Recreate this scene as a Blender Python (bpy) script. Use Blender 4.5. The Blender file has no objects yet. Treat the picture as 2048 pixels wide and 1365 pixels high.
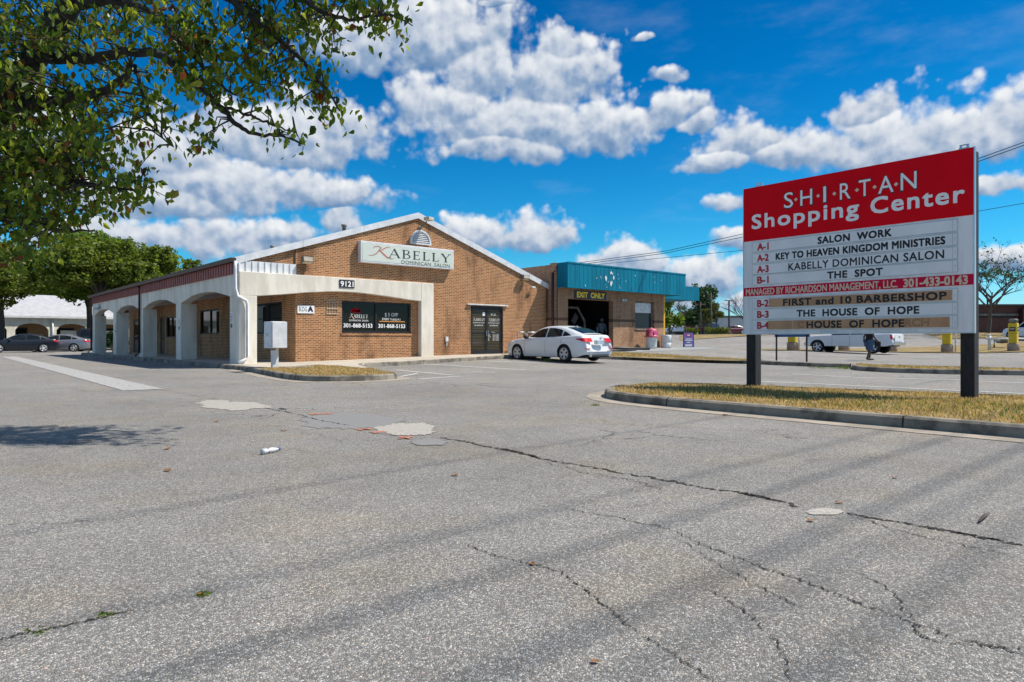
import bpy, bmesh, math, random
from mathutils import Vector, Matrix
from math import sin, cos, pi, radians as rad
rnd = random.Random(7)
scene = bpy.context.scene
COL = scene.collection
# ------------------------------------------------------------------ camera
HEAD = rad(49.3)                       # heading of the lens, counter-clockwise from +X
FW = (cos(HEAD), sin(HEAD)); RT = (sin(HEAD), -cos(HEAD))
FL, HZ, EYE = 1365.0, 680.0, 1.0       # focal length and horizon in photo pixels, eye height in metres
cd = bpy.data.cameras.new('camera'); cam = bpy.data.objects.new('camera', cd); COL.objects.link(cam)
cd.sensor_width = 36; cd.lens = 36 * FL / 2048; cd.shift_y = (HZ - 682.5) / 2048
cd.clip_start = 0.05; cd.clip_end = 5000
cam.location = (0, 0, EYE); cam.rotation_euler = (pi / 2, 0, HEAD - pi / 2)
scene.camera = cam
# ------------------------------------------------------------------ exposure, sun
vs = scene.view_settings
vs.view_transform = 'Standard'; vs.look = 'None'; vs.exposure = 0.32; vs.gamma = 1.0; vs.use_curve_mapping = False
LIGHT = Vector((-.56, .42, -1.0)).normalized()          # direction the sunlight travels
sd = bpy.data.lights.new('sun', 'SUN'); sd.energy = 5.0; sd.angle = rad(.53); sd.color = (1.0, .93, .82)
sun = bpy.data.objects.new('sun', sd); COL.objects.link(sun)
sun.rotation_euler = LIGHT.to_track_quat('-Z', 'Y').to_euler(); sun.location = (0, 0, 60)
SUN_EL = math.asin(-LIGHT.z); SUN_AZ = math.atan2(-LIGHT.x, -LIGHT.y)   # azimuth from +Y, clockwise
# ------------------------------------------------------------------ sky
class NT:
    def __init__(s, tree): s.t = tree; s.n = tree.nodes; s.l = tree.links
    def new(s, typ, **kw):
        nd = s.n.new(typ)
        for k, v in kw.items(): setattr(nd, k, v)
        return nd
    def put(s, sock, v):
        if isinstance(v, bpy.types.NodeSocket): s.l.new(v, sock)
        elif v is not None: sock.default_value = v
    def m(s, op, a, b=None, c=None, clamp=False):
        nd = s.new('ShaderNodeMath', operation=op); nd.use_clamp = clamp
        for i, v in enumerate((a, b, c)):
            if v is not None: s.put(nd.inputs[i], v)
        return nd.outputs[0]
    def vm(s, op, a, b=None, c=None):
        nd = s.new('ShaderNodeVectorMath', operation=op)
        for i, v in enumerate((a, b, c)):
            if v is not None: s.put(nd.inputs[i], v)
        return nd.outputs['Value'] if op in ('LENGTH', 'DOT_PRODUCT') else nd.outputs[0]
    def step(s, v, lo, hi, a=0.0, b=1.0):
        nd = s.new('ShaderNodeMapRange', interpolation_type='SMOOTHSTEP')
        for i, x in enumerate((v, lo, hi, a, b)): s.put(nd.inputs[i], x)
        return nd.outputs[0]
    def mix(s, f, a, b, mode='MIX'):
        nd = s.new('ShaderNodeMix', data_type='RGBA', blend_type=mode)
        s.put(nd.inputs['Factor'], f)
        s.put(nd.inputs[6], (*a, 1) if isinstance(a, tuple) and len(a) == 3 else a)
        s.put(nd.inputs[7], (*b, 1) if isinstance(b, tuple) and len(b) == 3 else b)
        return nd.outputs[2]
    def noise(s, v, scale, detail=2.0, rough=.5, dist=0.0, out=0):
        nd = s.new('ShaderNodeTexNoise'); s.put(nd.inputs['Vector'], v)
        nd.inputs['Scale'].default_value = scale; nd.inputs['Detail'].default_value = detail
        nd.inputs['Roughness'].default_value = rough; nd.inputs['Distortion'].default_value = dist
        return nd.outputs[out]
    def voro(s, v, scale, feature='F1', out=0, rand=1.0):
        nd = s.new('ShaderNodeTexVoronoi', feature=feature); s.put(nd.inputs['Vector'], v)
        nd.inputs['Scale'].default_value = scale; nd.inputs['Randomness'].default_value = rand
        return nd.outputs[out]
    def ramp(s, v, stops):
        nd = s.new('ShaderNodeValToRGB'); s.put(nd.inputs[0], v); cr = nd.color_ramp
        while len(cr.elements) < len(stops): cr.elements.new(.5)
        for e, (p, c) in zip(cr.elements, stops): e.position = p; e.color = (*c, 1)
        return nd.outputs[0]

def blob(px, py, rx, ry, w=1.0):      # a cloud heap seen around a photo pixel, as azimuth/elevation
    a = math.atan((px - 1024) / FL); e = math.atan((HZ - py) / FL * cos(a))
    return (a, e, rx / FL * cos(a) ** 2, ry / FL * cos(a), w)
CLOUDS = [blob(b[0], b[1], b[2] * 1.02, b[3] * 1.0) for b in [
    (870, 70, 200, 110), (960, 150, 110, 80), (1110, 160, 150, 85), (720, 90, 130, 70), (1120, 105, 60, 50),
    (900, 215, 140, 75), (1020, 255, 250, 80), (1190, 255, 150, 75), (1000, 300, 150, 45), (1340, 230, 70, 50),
    (1470, 290, 115, 60), (1430, 330, 90, 30), (1650, 310, 130, 60), (1800, 290, 210, 100), (1990, 260, 150, 100), (1740, 220, 110, 45),
    (1990, 370, 130, 35), (560, 280, 260, 85), (660, 250, 130, 70), (330, 320, 150, 90), (480, 380, 300, 75), (640, 390, 170, 55), (300, 410, 200, 60),
    (440, 480, 220, 60), (180, 470, 200, 50), (560, 470, 100, 40), (690, 450, 60, 35), (960, 480, 110, 60), (1080, 475, 90, 60), (1250, 530, 100, 60), (1300, 240, 80, 42), (1390, 255, 60, 34), (1490, 290, 100, 58), (1560, 320, 70, 36),
    (1400, 560, 110, 60), (1290, 590, 150, 50), (1450, 410, 50, 28), (1480, 480, 60, 40), (2030, 520, 70, 40), (985, 12, 45, 16), (1290, 76, 22, 12), (1335, 155, 45, 22),
    (1560, 600, 120, 40), (150, 380, 160, 60), (60, 250, 150, 90)]]
world = bpy.data.worlds.new('World'); scene.world = world; world.use_nodes = True; world.cycles.sampling_method = 'NONE'
N = NT(world.node_tree); N.n.clear()
tc = N.new('ShaderNodeTexCoord'); D = tc.outputs['Generated']
az = N.m('ARCTAN2', N.vm('DOT_PRODUCT', D, (*RT, 0)), N.vm('DOT_PRODUCT', D, (*FW, 0)))
sx = N.new('ShaderNodeSeparateXYZ'); N.put(sx.inputs[0], D)
el = N.m('ARCSINE', sx.outputs[2])
cx = N.new('ShaderNodeCombineXYZ'); N.put(cx.inputs[0], az); N.put(cx.inputs[1], el); P = cx.outputs[0]
wv = N.noise(P, 9.0, 4, .55, 0, 1)
PW = N.vm('MULTIPLY_ADD', N.vm('SUBTRACT', wv, (.5, .5, .5)), (.055, .042, 0), P)
def fluff(Q):                           # billows: rounded heads with finer ones on them
    f = N.noise(Q, 17.0, 6, .60)
    v = N.new('ShaderNodeTexVoronoi', feature='SMOOTH_F1'); N.put(v.inputs['Vector'], Q)
    v.inputs['Scale'].default_value = 30; v.inputs['Detail'].default_value = 2; v.inputs['Roughness'].default_value = .5; v.inputs['Smoothness'].default_value = .4
    return N.m('MULTIPLY_ADD', N.m('SUBTRACT', f, .5), 1.0, N.m('MULTIPLY', N.m('SUBTRACT', .42, v.outputs[0]), .62))
f0 = fluff(P); f1 = fluff(N.vm('ADD', P, (.006, .012, 0)))
sky = N.new('ShaderNodeTexSky', sky_type='NISHITA'); sky.sun_disc = False
sky.sun_elevation = SUN_EL; sky.sun_rotation = SUN_AZ; sky.air_density = 1.0; sky.dust_density = .5; sky.ozone_density = 3.0; sky.altitude = 100
hs = N.new('ShaderNodeHueSaturation'); hs.inputs['Saturation'].default_value = 1.45; hs.inputs['Value'].default_value = 1.0; hs.inputs['Hue'].default_value = .495
N.put(hs.inputs['Color'], sky.outputs[0])
SKY_S = .115
tint = N.ramp(N.m('DIVIDE', el, .6, clamp=True), [(0, (.60, .88, 1.20)), (.2, (.22, .82, .96)), (.6, (.02, .63, .78)), (1, (.0, .52, .67))])
skyc = N.mix(1.0, hs.outputs[0], tint, 'MULTIPLY')
lowfade = N.step(el, -.01, .05)
thin = N.m('MULTIPLY', N.step(N.noise(N.vm('MULTIPLY', P, (1, 2.6, 1)), 5.0, 5, .6), .50, .80), .10)
def sky_bg(col):
    bg = N.new('ShaderNodeBackground'); N.put(bg.inputs[0], col); bg.inputs[1].default_value = SKY_S; return bg.outputs[0]
def tile(a0, a1):                        # the heaps that can show between two azimuths
    dist = yv = None
    for (a, e, rx, ry, w) in CLOUDS:
        if a + 1.75 * rx + .05 < a0 or a - 1.75 * rx - .05 > a1: continue
        q = N.vm('MULTIPLY_ADD', PW, (1 / rx, 1 / ry, 0), (-a / rx, -e / ry, 0))
        l = N.vm('LENGTH', N.vm('MAXIMUM', q, N.vm('MULTIPLY', q, (-1, -1.5, 0))))
        y = N.vm('DOT_PRODUCT', q, (0, 1, 0))
        if dist is None: dist, yv = l, y
        else:
            c = N.step(N.m('SUBTRACT', dist, l), -.16, .16); yv = N.m('MULTIPLY_ADD', c, N.m('SUBTRACT', y, yv), yv); dist = N.m('MINIMUM', dist, l)
    mask = N.step(N.m('ADD', N.m('SUBTRACT', 1.25, dist), f0), -.06, .36)
    mask = N.m('MULTIPLY', N.m('MAXIMUM', mask, thin), lowfade)
    lit = N.m('MULTIPLY_ADD', yv, .66, .36)
    lit = N.m('MULTIPLY_ADD', N.m('SUBTRACT', f0, f1), .95, lit)
    lit = N.m('MULTIPLY_ADD', f0, -.30, lit)
    ccol = N.ramp(lit, [(.0, (.13, .23, .39)), (.28, (.24, .33, .47)), (.58, (.46, .51, .59)), (1.0, (.70, .72, .74))])
    cc = N.vm('SCALE', ccol); cc.node.inputs['Scale'].default_value = 1 / SKY_S
    return sky_bg(N.mix(mask, skyc, cc))
def mixsh(f, a, b):
    nd = N.new('ShaderNodeMixShader'); N.put(nd.inputs[0], f); N.l.new(a, nd.inputs[1]); N.l.new(b, nd.inputs[2]); return nd.outputs[0]
cuts = [-.75, -.42, -.24, -.08, .08, .27, .46, .75]
tiles = [tile(a, b) for a, b in zip(cuts[:-1], cuts[1:])]
out = tiles[-1]
for k in range(len(tiles) - 2, -1, -1): out = mixsh(N.m('LESS_THAN', az, cuts[k + 1]), out, tiles[k])
far_mask = N.m('MULTIPLY', N.step(N.noise(N.vm('MULTIPLY', D, (1, 1, 2.2)), 3.2, 5, .6), .50, .64), lowfade)    # cloud over the rest of the sky
elsewhere = sky_bg(N.mix(far_mask, skyc, (.62 / SKY_S, .66 / SKY_S, .72 / SKY_S)))
inn = N.m('MULTIPLY', N.m('LESS_THAN', N.m('ABSOLUTE', az), .75), N.m('LESS_THAN', N.m('ABSOLUTE', N.m('SUBTRACT', el, .27)), .29))
wo = N.new('ShaderNodeOutputWorld'); N.l.new(mixsh(inn, elsewhere, out), wo.inputs[0])
# ------------------------------------------------------------------ helpers: terrain and measuring
def ss(a, b, x):
    t = min(1, max(0, (x - a) / (b - a))); return t * t * (3 - 2 * t)
def G(x, y):                            # height of the paved ground
    z = .2 * ss(8, 20, x) * (1 - .5 * ss(36, 50, x)) * ss(15, 24, y)
    z += .33 * ss(22, 30, x) * ss(18.5, 24.2, y) * (1 - .75 * ss(34, 46, x))
    z += 1.55 * ss(58, 84, x)
    return z
def ray(px, py):
    a = (px - 1024) / FL
    return (FW[0] + a * RT[0], FW[1] + a * RT[1], (HZ - py) / FL)
def on(px, py, ax, val):                # where a photo pixel's ray meets a known wall plane
    d = ray(px, py); i = 'xyz'.index(ax); o = (0, 0, EYE); t = (val - o[i]) / d[i]
    return Vector([o[k] + t * d[k] for k in range(3)])
def gp(px, py, h=0.0):                  # ... meets the ground
    z = h
    for _ in range(12):
        p = on(px, py, 'z', z); z = G(p.x, p.y) + h
    return p
def at(px, depth, z=None):              # a point on the ground at a given depth in a given direction
    d = ray(px, 680); x, y = d[0] * depth, d[1] * depth
    return Vector((x, y, G(x, y) if z is None else z))
# ------------------------------------------------------------------ helpers: objects
def tag(o, label=None, cat=None, group=None, kind=None):
    if label: o['label'] = label
    if cat: o['category'] = cat
    if group: o['group'] = group
    if kind: o['kind'] = kind
    return o
def thing(name, label, cat, loc=(0, 0, 0), rz=0.0, group=None):
    o = bpy.data.objects.new(name, None); COL.objects.link(o); o.empty_display_size = .3
    o.location = loc; o.rotation_euler = (0, 0, rz)
    return tag(o, label, cat, group)
def kids(o): return [c for c in o.children]
def copy_tree(o, parent=None):
    c = o.copy(); COL.objects.link(c)
    if parent: c.parent = parent
    for ch in kids(o): copy_tree(ch, c)
    return c
class MB:
    def __init__(s): s.v = []; s.f = []; s.mi = []; s.sm = []
    def add(s, vs_, fs, m=0, smooth=False):
        b = len(s.v); s.v += [tuple(v) for v in vs_]
        for f in fs: s.f.append(tuple(b + i for i in f)); s.mi.append(m); s.sm.append(smooth)
        return s
    def box(s, x0, x1, y0, y1, z0, z1, m=0, rz=0, c=None):
        vs_ = [(x, y, z) for z in (z0, z1) for y in (y0, y1) for x in (x0, x1)]
        if rz:
            c = c or ((x0 + x1) / 2, (y0 + y1) / 2); k, q = cos(rz), sin(rz)
            vs_ = [(c[0] + (x - c[0]) * k - (y - c[1]) * q, c[1] + (x - c[0]) * q + (y - c[1]) * k, z) for x, y, z in vs_]
        return s.add(vs_, [(0, 2, 3, 1), (4, 5, 7, 6), (0, 1, 5, 4), (1, 3, 7, 5), (3, 2, 6, 7), (2, 0, 4, 6)], m)
    def quad(s, a, b, c, d, m=0): return s.add([a, b, c, d], [(0, 1, 2, 3)], m)
    def prism(s, poly, axis, a, b, m=0):     # polygon (u,v) extruded along an axis from a to b
        n = len(poly)
        def mk(u, v, w): return {'x': (w, u, v), 'y': (u, w, v), 'z': (u, v, w)}[axis]
        vs_ = [mk(u, v, a) for u, v in poly] + [mk(u, v, b) for u, v in poly]
        fs = [tuple(range(n)), tuple(range(2 * n - 1, n - 1, -1))] + [(i, i + n, (i + 1) % n + n, (i + 1) % n) for i in range(n)]
        return s.add(vs_, fs, m)
    def tube(s, path, r, n=8, m=0, cap=True):
        path = [Vector(p) for p in path]; rs = r if isinstance(r, (list, tuple)) else [r] * len(path)
        rings = []
        for i, p in enumerate(path):
            t = (path[min(i + 1, len(path) - 1)] - path[max(i - 1, 0)]).normalized()
            u = t.cross(Vector((0, 0, 1)) if abs(t.z) < .9 else Vector((1, 0, 0))).normalized(); w = t.cross(u)
            rings += [p + (u * cos(2 * pi * k / n) + w * sin(2 * pi * k / n)) * rs[i] for k in range(n)]
        fs = [(i * n + k, i * n + (k + 1) % n, (i + 1) * n + (k + 1) % n, (i + 1) * n + k) for i in range(len(path) - 1) for k in range(n)]
        if cap: fs += [tuple(range(n - 1, -1, -1)), tuple((len(path) - 1) * n + k for k in range(n))]
        return s.add(rings, fs, m, n > 6)
    def lathe(s, prof, c=(0, 0, 0), n=20, m=0, axis='z', smooth=True, cap=True):   # prof: (radius, height)
        vs_ = []
        for r, h in prof:
            for k in range(n):
                a, b = r * cos(2 * pi * k / n), r * sin(2 * pi * k / n)
                vs_.append((c[0] + a, c[1] + b, c[2] + h) if axis == 'z' else (c[0] + a, c[1] + h, c[2] + b) if axis == 'y' else (c[0] + h, c[1] + a, c[2] + b))
        fs = [(i * n + k, i * n + (k + 1) % n, (i + 1) * n + (k + 1) % n, (i + 1) * n + k) for i in range(len(prof) - 1) for k in range(n)]
        if cap and prof[0][0] > 1e-4: fs.append(tuple(range(n - 1, -1, -1)))
        if cap and prof[-1][0] > 1e-4: fs.append(tuple((len(prof) - 1) * n + k for k in range(n)))
        return s.add(vs_, fs, m, smooth)
    def build(s, name, mats, parent=None, fix=True, W=True):
        if parent is not None and W:       # geometry measured in the world: bring it to the thing's own base
            r = parent
            while r.parent: r = r.parent
            k, q = cos(r.rotation_euler.z), sin(r.rotation_euler.z); L = r.location
            s.v = [((x - L.x) * k + (y - L.y) * q, -(x - L.x) * q + (y - L.y) * k, z - L.z) for x, y, z in s.v]
        me = bpy.data.meshes.new(name); me.from_pydata(s.v, [], s.f)
        for m in (mats if isinstance(mats, (list, tuple)) else [mats]): me.materials.append(m)
        me.polygons.foreach_set('material_index', s.mi); me.polygons.foreach_set('use_smooth', s.sm)
        if fix:
            bm = bmesh.new(); bm.from_mesh(me); bmesh.ops.recalc_face_normals(bm, faces=bm.faces); bm.to_mesh(me); bm.free()
        me.update()
        o = bpy.data.objects.new(name, me); COL.objects.link(o)
        if parent is not None: o.parent = parent
        return o
def bevel(o, w=.015, seg=2):
    md = o.modifiers.new('bevel', 'BEVEL'); md.width = w; md.segments = seg; md.limit_method = 'ANGLE'; md.angle_limit = rad(35)
    return o
def drape(name, poly, h, mats, skirt=0.0, step=1.0, parent=None, kind='structure'):
    """A polygon laid over the terrain h above it, with vertical edges going down by skirt."""
    bm = bmesh.new(); f = bm.faces.new([bm.verts.new((x, y, 0)) for x, y in poly])
    bmesh.ops.triangulate(bm, faces=bm.faces[:], ngon_method='EAR_CLIP')
    xs = [p[0] for p in poly]; ys = [p[1] for p in poly]
    for ax, lo, hi in ((0, min(xs), max(xs)), (1, min(ys), max(ys))):
        n = int((hi - lo) / step)
        for i in range(1, n + 1):
            co = [0, 0, 0]; no = [0, 0, 0]; co[ax] = lo + (hi - lo) * i / (n + 1); no[ax] = 1
            bmesh.ops.bisect_plane(bm, geom=bm.verts[:] + bm.edges[:] + bm.faces[:], plane_co=co, plane_no=no)
    bmesh.ops.recalc_face_normals(bm, faces=bm.faces)
    if bm.faces[:] and sum(f.normal.z for f in bm.faces) < 0: bmesh.ops.reverse_faces(bm, faces=bm.faces)
    for v in bm.verts: v.co.z = G(v.co.x, v.co.y) + h
    if skirt:
        be = [e for e in bm.edges if e.is_boundary]
        r = bmesh.ops.extrude_edge_only(bm, edges=be)
        for v in r['geom']:
            if isinstance(v, bmesh.types.BMVert): v.co.z -= skirt
        bmesh.ops.recalc_face_normals(bm, faces=bm.faces)
    me = bpy.data.meshes.new(name); bm.to_mesh(me); bm.free()
    for m in (mats if isinstance(mats, (list, tuple)) else [mats]): me.materials.append(m)
    o = bpy.data.objects.new(name, me); COL.objects.link(o)
    if parent is not None: o.parent = parent
    elif kind: o['kind'] = kind
    return o
def smooth_line(pts, closed=False, sub=6):
    n = len(pts); out = []
    for i in range(n if closed else n - 1):
        p = [Vector((*pts[(i + k) % n if closed else min(max(i + k, 0), n - 1)][:2], 0)) for k in (-1, 0, 1, 2)]
        for j in range(sub):
            t = j / sub
            q = .5 * ((2 * p[1]) + (-p[0] + p[2]) * t + (2 * p[0] - 5 * p[1] + 4 * p[2] - p[3]) * t * t + (-p[0] + 3 * p[1] - 3 * p[2] + p[3]) * t ** 3)
            out.append((q.x, q.y))
    if not closed: out.append(tuple(pts[-1][:2]))
    return out
def inset_line(line, d, closed=False):
    out = []; n = len(line)
    for i in range(n):
        a = Vector(line[(i - 1) % n] if closed or i > 0 else line[i]); b = Vector(line[(i + 1) % n] if closed or i < n - 1 else line[i])
        t = (b - a).normalized(); out.append((line[i][0] + t.y * d, line[i][1] - t.x * d))
    return out
def kerb(name, line, mat, h=.15, w=.16, closed=False, gutter=0.0, gmat=None):
    """Concrete kerb swept along a line (its outer foot), top edge rounded; w to the right of travel."""
    L = line; R_ = inset_line(L, w, closed); B = inset_line(L, .02, closed); n = len(L)
    prof = []
    for i in range(n):
        g = G(*L[i])
        prof.append([(*L[i], g - .02), (*[a + (b - a) * .1 for a, b in zip(L[i], R_[i])], g + h - .025), (*[a + (b - a) * .28 for a, b in zip(L[i], R_[i])], g + h), (*R_[i], g + h), (*R_[i], g - .02)])
    mb = MB(); k = 5
    vs_ = [p for r in prof for p in r]
    fs = [(i * k + j, ((i + 1) % n) * k + j, ((i + 1) % n) * k + j + 1, i * k + j + 1) for i in range(n if closed else n - 1) for j in range(k - 1)]
    mb.add(vs_, fs)
    o = mb.build(name, mat); o['kind'] = 'structure'
    mj = MB(); run = 0.0
    for i in range(1, n):                # open joints every three metres
        run += (Vector(L[i]) - Vector(L[i - 1])).length
        if run > 3.05:
            run = 0.0; t = (Vector(L[i]) - Vector(L[i - 1])).normalized() * .009; g = G(*L[i]); o_ = (Vector(L[i]) - Vector(R_[i])).normalized() * .004
            q = [Vector((p[0], p[1], p[2])) + Vector((o_.x, o_.y, .003)) for p in prof[i][:4]]; tv = Vector((t.x, t.y, 0))
            mj.add([v - tv for v in q] + [v + tv for v in q], [(k_, k_ + 1, 5 + k_, 4 + k_) for k_ in range(3)])
    if mj.f: mj.build('kerb_joint', M['crack'])['kind'] = 'structure'
    if gutter:
        O = inset_line(L, -gutter, closed); mg = MB()
        vs_ = [q for i in range(n) for q in ((*O[i], G(*O[i]) + .006), (*[a + (b - a) * .06 for a, b in zip(L[i], R_[i])], G(*L[i]) + .012))]
        mg.add(vs_, [(i * 2, ((i + 1) % n) * 2, ((i + 1) % n) * 2 + 1, i * 2 + 1) for i in range(n if closed else n - 1)])
        og = mg.build('gutter', gmat or mat); og['kind'] = 'structure'
    return o
# ------------------------------------------------------------------ lettering
_tc = {}
def glyphs(body, bold=0.0, space=1.0):
    key = (body, bold, space)
    if key not in _tc:
        cu = bpy.data.curves.new('lettering', 'FONT'); cu.body = body; cu.size = 1; cu.offset = bold; cu.space_character = space; cu.resolution_u = 3
        o = bpy.data.objects.new('lettering', cu); COL.objects.link(o)
        dg = bpy.context.evaluated_depsgraph_get(); me = o.evaluated_get(dg).to_mesh()
        vs_ = [(v.co.x, v.co.y) for v in me.vertices]; fs = [tuple(p.vertices) for p in me.polygons]
        o.evaluated_get(dg).to_mesh_clear(); bpy.data.objects.remove(o); bpy.data.curves.remove(cu)
        _tc[key] = (vs_, fs)
    return _tc[key]
CAP = None
def text_mb(mb, body, plane, val, a, b, zb, zt, bold=.012, space=1.0, m=0, skew=0.0):
    """Letters on the wall plane ('x': faces -X, reads towards -Y; 'y': faces -Y, reads towards +X), from a to b, baseline zb, cap line zt."""
    global CAP
    if CAP is None: CAP = max(v[1] for v in glyphs('H')[0])
    vs_, fs = glyphs(body, bold, space)
    x0 = min(v[0] for v in vs_); x1 = max(v[0] for v in vs_); cap = CAP + bold
    if b is None: k = (zt - zb) / cap; b = a + (x1 - x0) * k * (-1 if plane == 'x' else 1)
    out = []
    for x, y in vs_:
        u = (x - x0) / (x1 - x0); p = a + (b - a) * u; z = zb + (zt - zb) * (y / cap)
        out.append((val, p, z) if plane == 'x' else (p, val, z))
    mb.add(out, fs, m); return mb
def line(parent, m, body, plane, val, a, b, zb, zt, bold=.0, space=1.0, heavy=0.0, name='lettering'):
    """One line of writing as a mesh of its own; heavy thickens the strokes with copies set aside."""
    mb = MB(); text_mb(mb, body, plane, val, a, b, zb, zt, bold, space)
    if heavy:
        h = heavy / 2
        for k, (dy, dz) in enumerate(((h, h), (-h, h), (h, -h), (-h, -h))): text_mb(mb, body, plane, val - .0004 * (k + 1), a + dy, (b + dy) if b is not None else None, zb + dz, zt + dz, bold, space)
    return mb.build(name, m, parent)
def ribbon(mb, pts, ws, fn, m=0):       # a brush stroke: a flat band of changing width
    n = len(pts); L = []; R_ = []
    for i, p in enumerate(pts):
        a = Vector(pts[max(i - 1, 0)]); b = Vector(pts[min(i + 1, n - 1)]); t = (b - a).normalized()
        w = ws[i] / 2 if isinstance(ws, (list, tuple)) else ws / 2
        L.append((p[0] - t.y * w, p[1] + t.x * w)); R_.append((p[0] + t.y * w, p[1] - t.x * w))
    mb.add([fn(*q) for q in L + R_], [(i, i + 1, n + i + 1, n + i) for i in range(n - 1)], m)
SERIF = {   # strokes as (points, width) in a unit box, thick and thin like an engraved capital
    'A': (.9, [([(.04, 0), (.46, 1)], .06), ([(.44, 1), (.88, 0)], .15), ([(.2, .33), (.72, .33)], .05), ([(-.08, .02), (.18, .02)], .05), ([(.72, .02), (1.0, .02)], .05)]),
    'B': (.72, [([(.16, 0), (.16, 1)], .15), ([(0, .975), (.4, .975), (.56, .93), (.62, .77), (.56, .6), (.4, .54), (.16, .54)], [.05, .05, .08, .14, .1, .05, .05]), ([(.3, .53), (.5, .49), (.66, .4), (.7, .27), (.62, .1), (.45, .025), (0, .025)], [.05, .06, .1, .15, .1, .05, .05])]),
    'E': (.66, [([(.16, 0), (.16, 1)], .15), ([(0, .975), (.62, .975)], .05), ([(.16, .52), (.5, .52)], .05), ([(0, .025), (.66, .025)], .05), ([(.6, 1), (.6, .8)], .05), ([(.49, .62), (.49, .42)], .05), ([(.64, 0), (.64, .22)], .05)]),
    'L': (.64, [([(.16, 0), (.16, 1)], .15), ([(0, .975), (.34, .975)], .05), ([(0, .025), (.64, .025)], .05), ([(.62, 0), (.62, .24)], .05)]),
    'Y': (.86, [([(.08, 1), (.46, .45)], .15), ([(.84, 1), (.46, .45)], .06), ([(.45, .5), (.45, 0)], .15), ([(-.04, .975), (.26, .975)], .05), ([(.68, .975), (.98, .975)], .05), ([(.28, .025), (.62, .025)], .05)])}
def swash_k(mb, fn, m=0):               # the brush-drawn initial
    ribbon(mb, [(-.18, .06), (0, .02), (.2, .1), (.36, .3), (.5, .58), (.62, .86), (.5, .94), (.32, .95), (.2, .86), (.16, .72)], [.01, .05, .07, .07, .08, .09, .08, .07, .06, .02], fn, m)
    ribbon(mb, [(1.22, .9), (1.1, .98), (.94, .92), (.74, .72), (.58, .54), (.52, .5)], [.01, .05, .07, .07, .06, .03], fn, m)
    ribbon(mb, [(.52, .54), (.66, .42), (.84, .16), (1.04, -.08), (1.26, -.14), (1.5, -.04)], [.05, .11, .13, .11, .07, .01], fn, m)
def serif_mb(mb, word, fn, gap=.26, m=0):
    x = 0
    for ch in word:
        w, st = SERIF[ch]
        for pts, ws in st: ribbon(mb, [(p[0] + x, p[1]) for p in pts], ws, fn, m)
        x += w + gap
    return x - gap
# ------------------------------------------------------------------ materials
def mat(name, col, rough=.6, col2=None, scale=6.0, bump=0.0, bscale=None, metal=0.0, spec=.5, detail=6.0, stretch=None, coat=0.0, lo=.35, hi=.65):
    m = bpy.data.materials.new(name); m.use_nodes = True; t = NT(m.node_tree); b = t.n['Principled BSDF']
    b.inputs['Roughness'].default_value = rough; b.inputs['Metallic'].default_value = metal; b.inputs['Specular IOR Level'].default_value = spec
    b.inputs['Coat Weight'].default_value = coat; b.inputs['Base Color'].default_value = (*col, 1)
    tcn = t.new('ShaderNodeTexCoord'); V = tcn.outputs['Object']
    if stretch: V = t.vm('MULTIPLY', V, stretch)
    if col2:
        f = t.step(t.noise(V, scale, detail, .6), lo, hi); t.l.new(t.mix(f, col, col2), b.inputs['Base Color'])
    if bump:
        bn = t.new('ShaderNodeBump'); bn.inputs['Strength'].default_value = bump; bn.inputs['Distance'].default_value = .01
        t.l.new(t.noise(V, bscale or scale * 6, 4, .6), bn.inputs['Height']); t.l.new(bn.outputs[0], b.inputs['Normal'])
    return m
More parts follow.
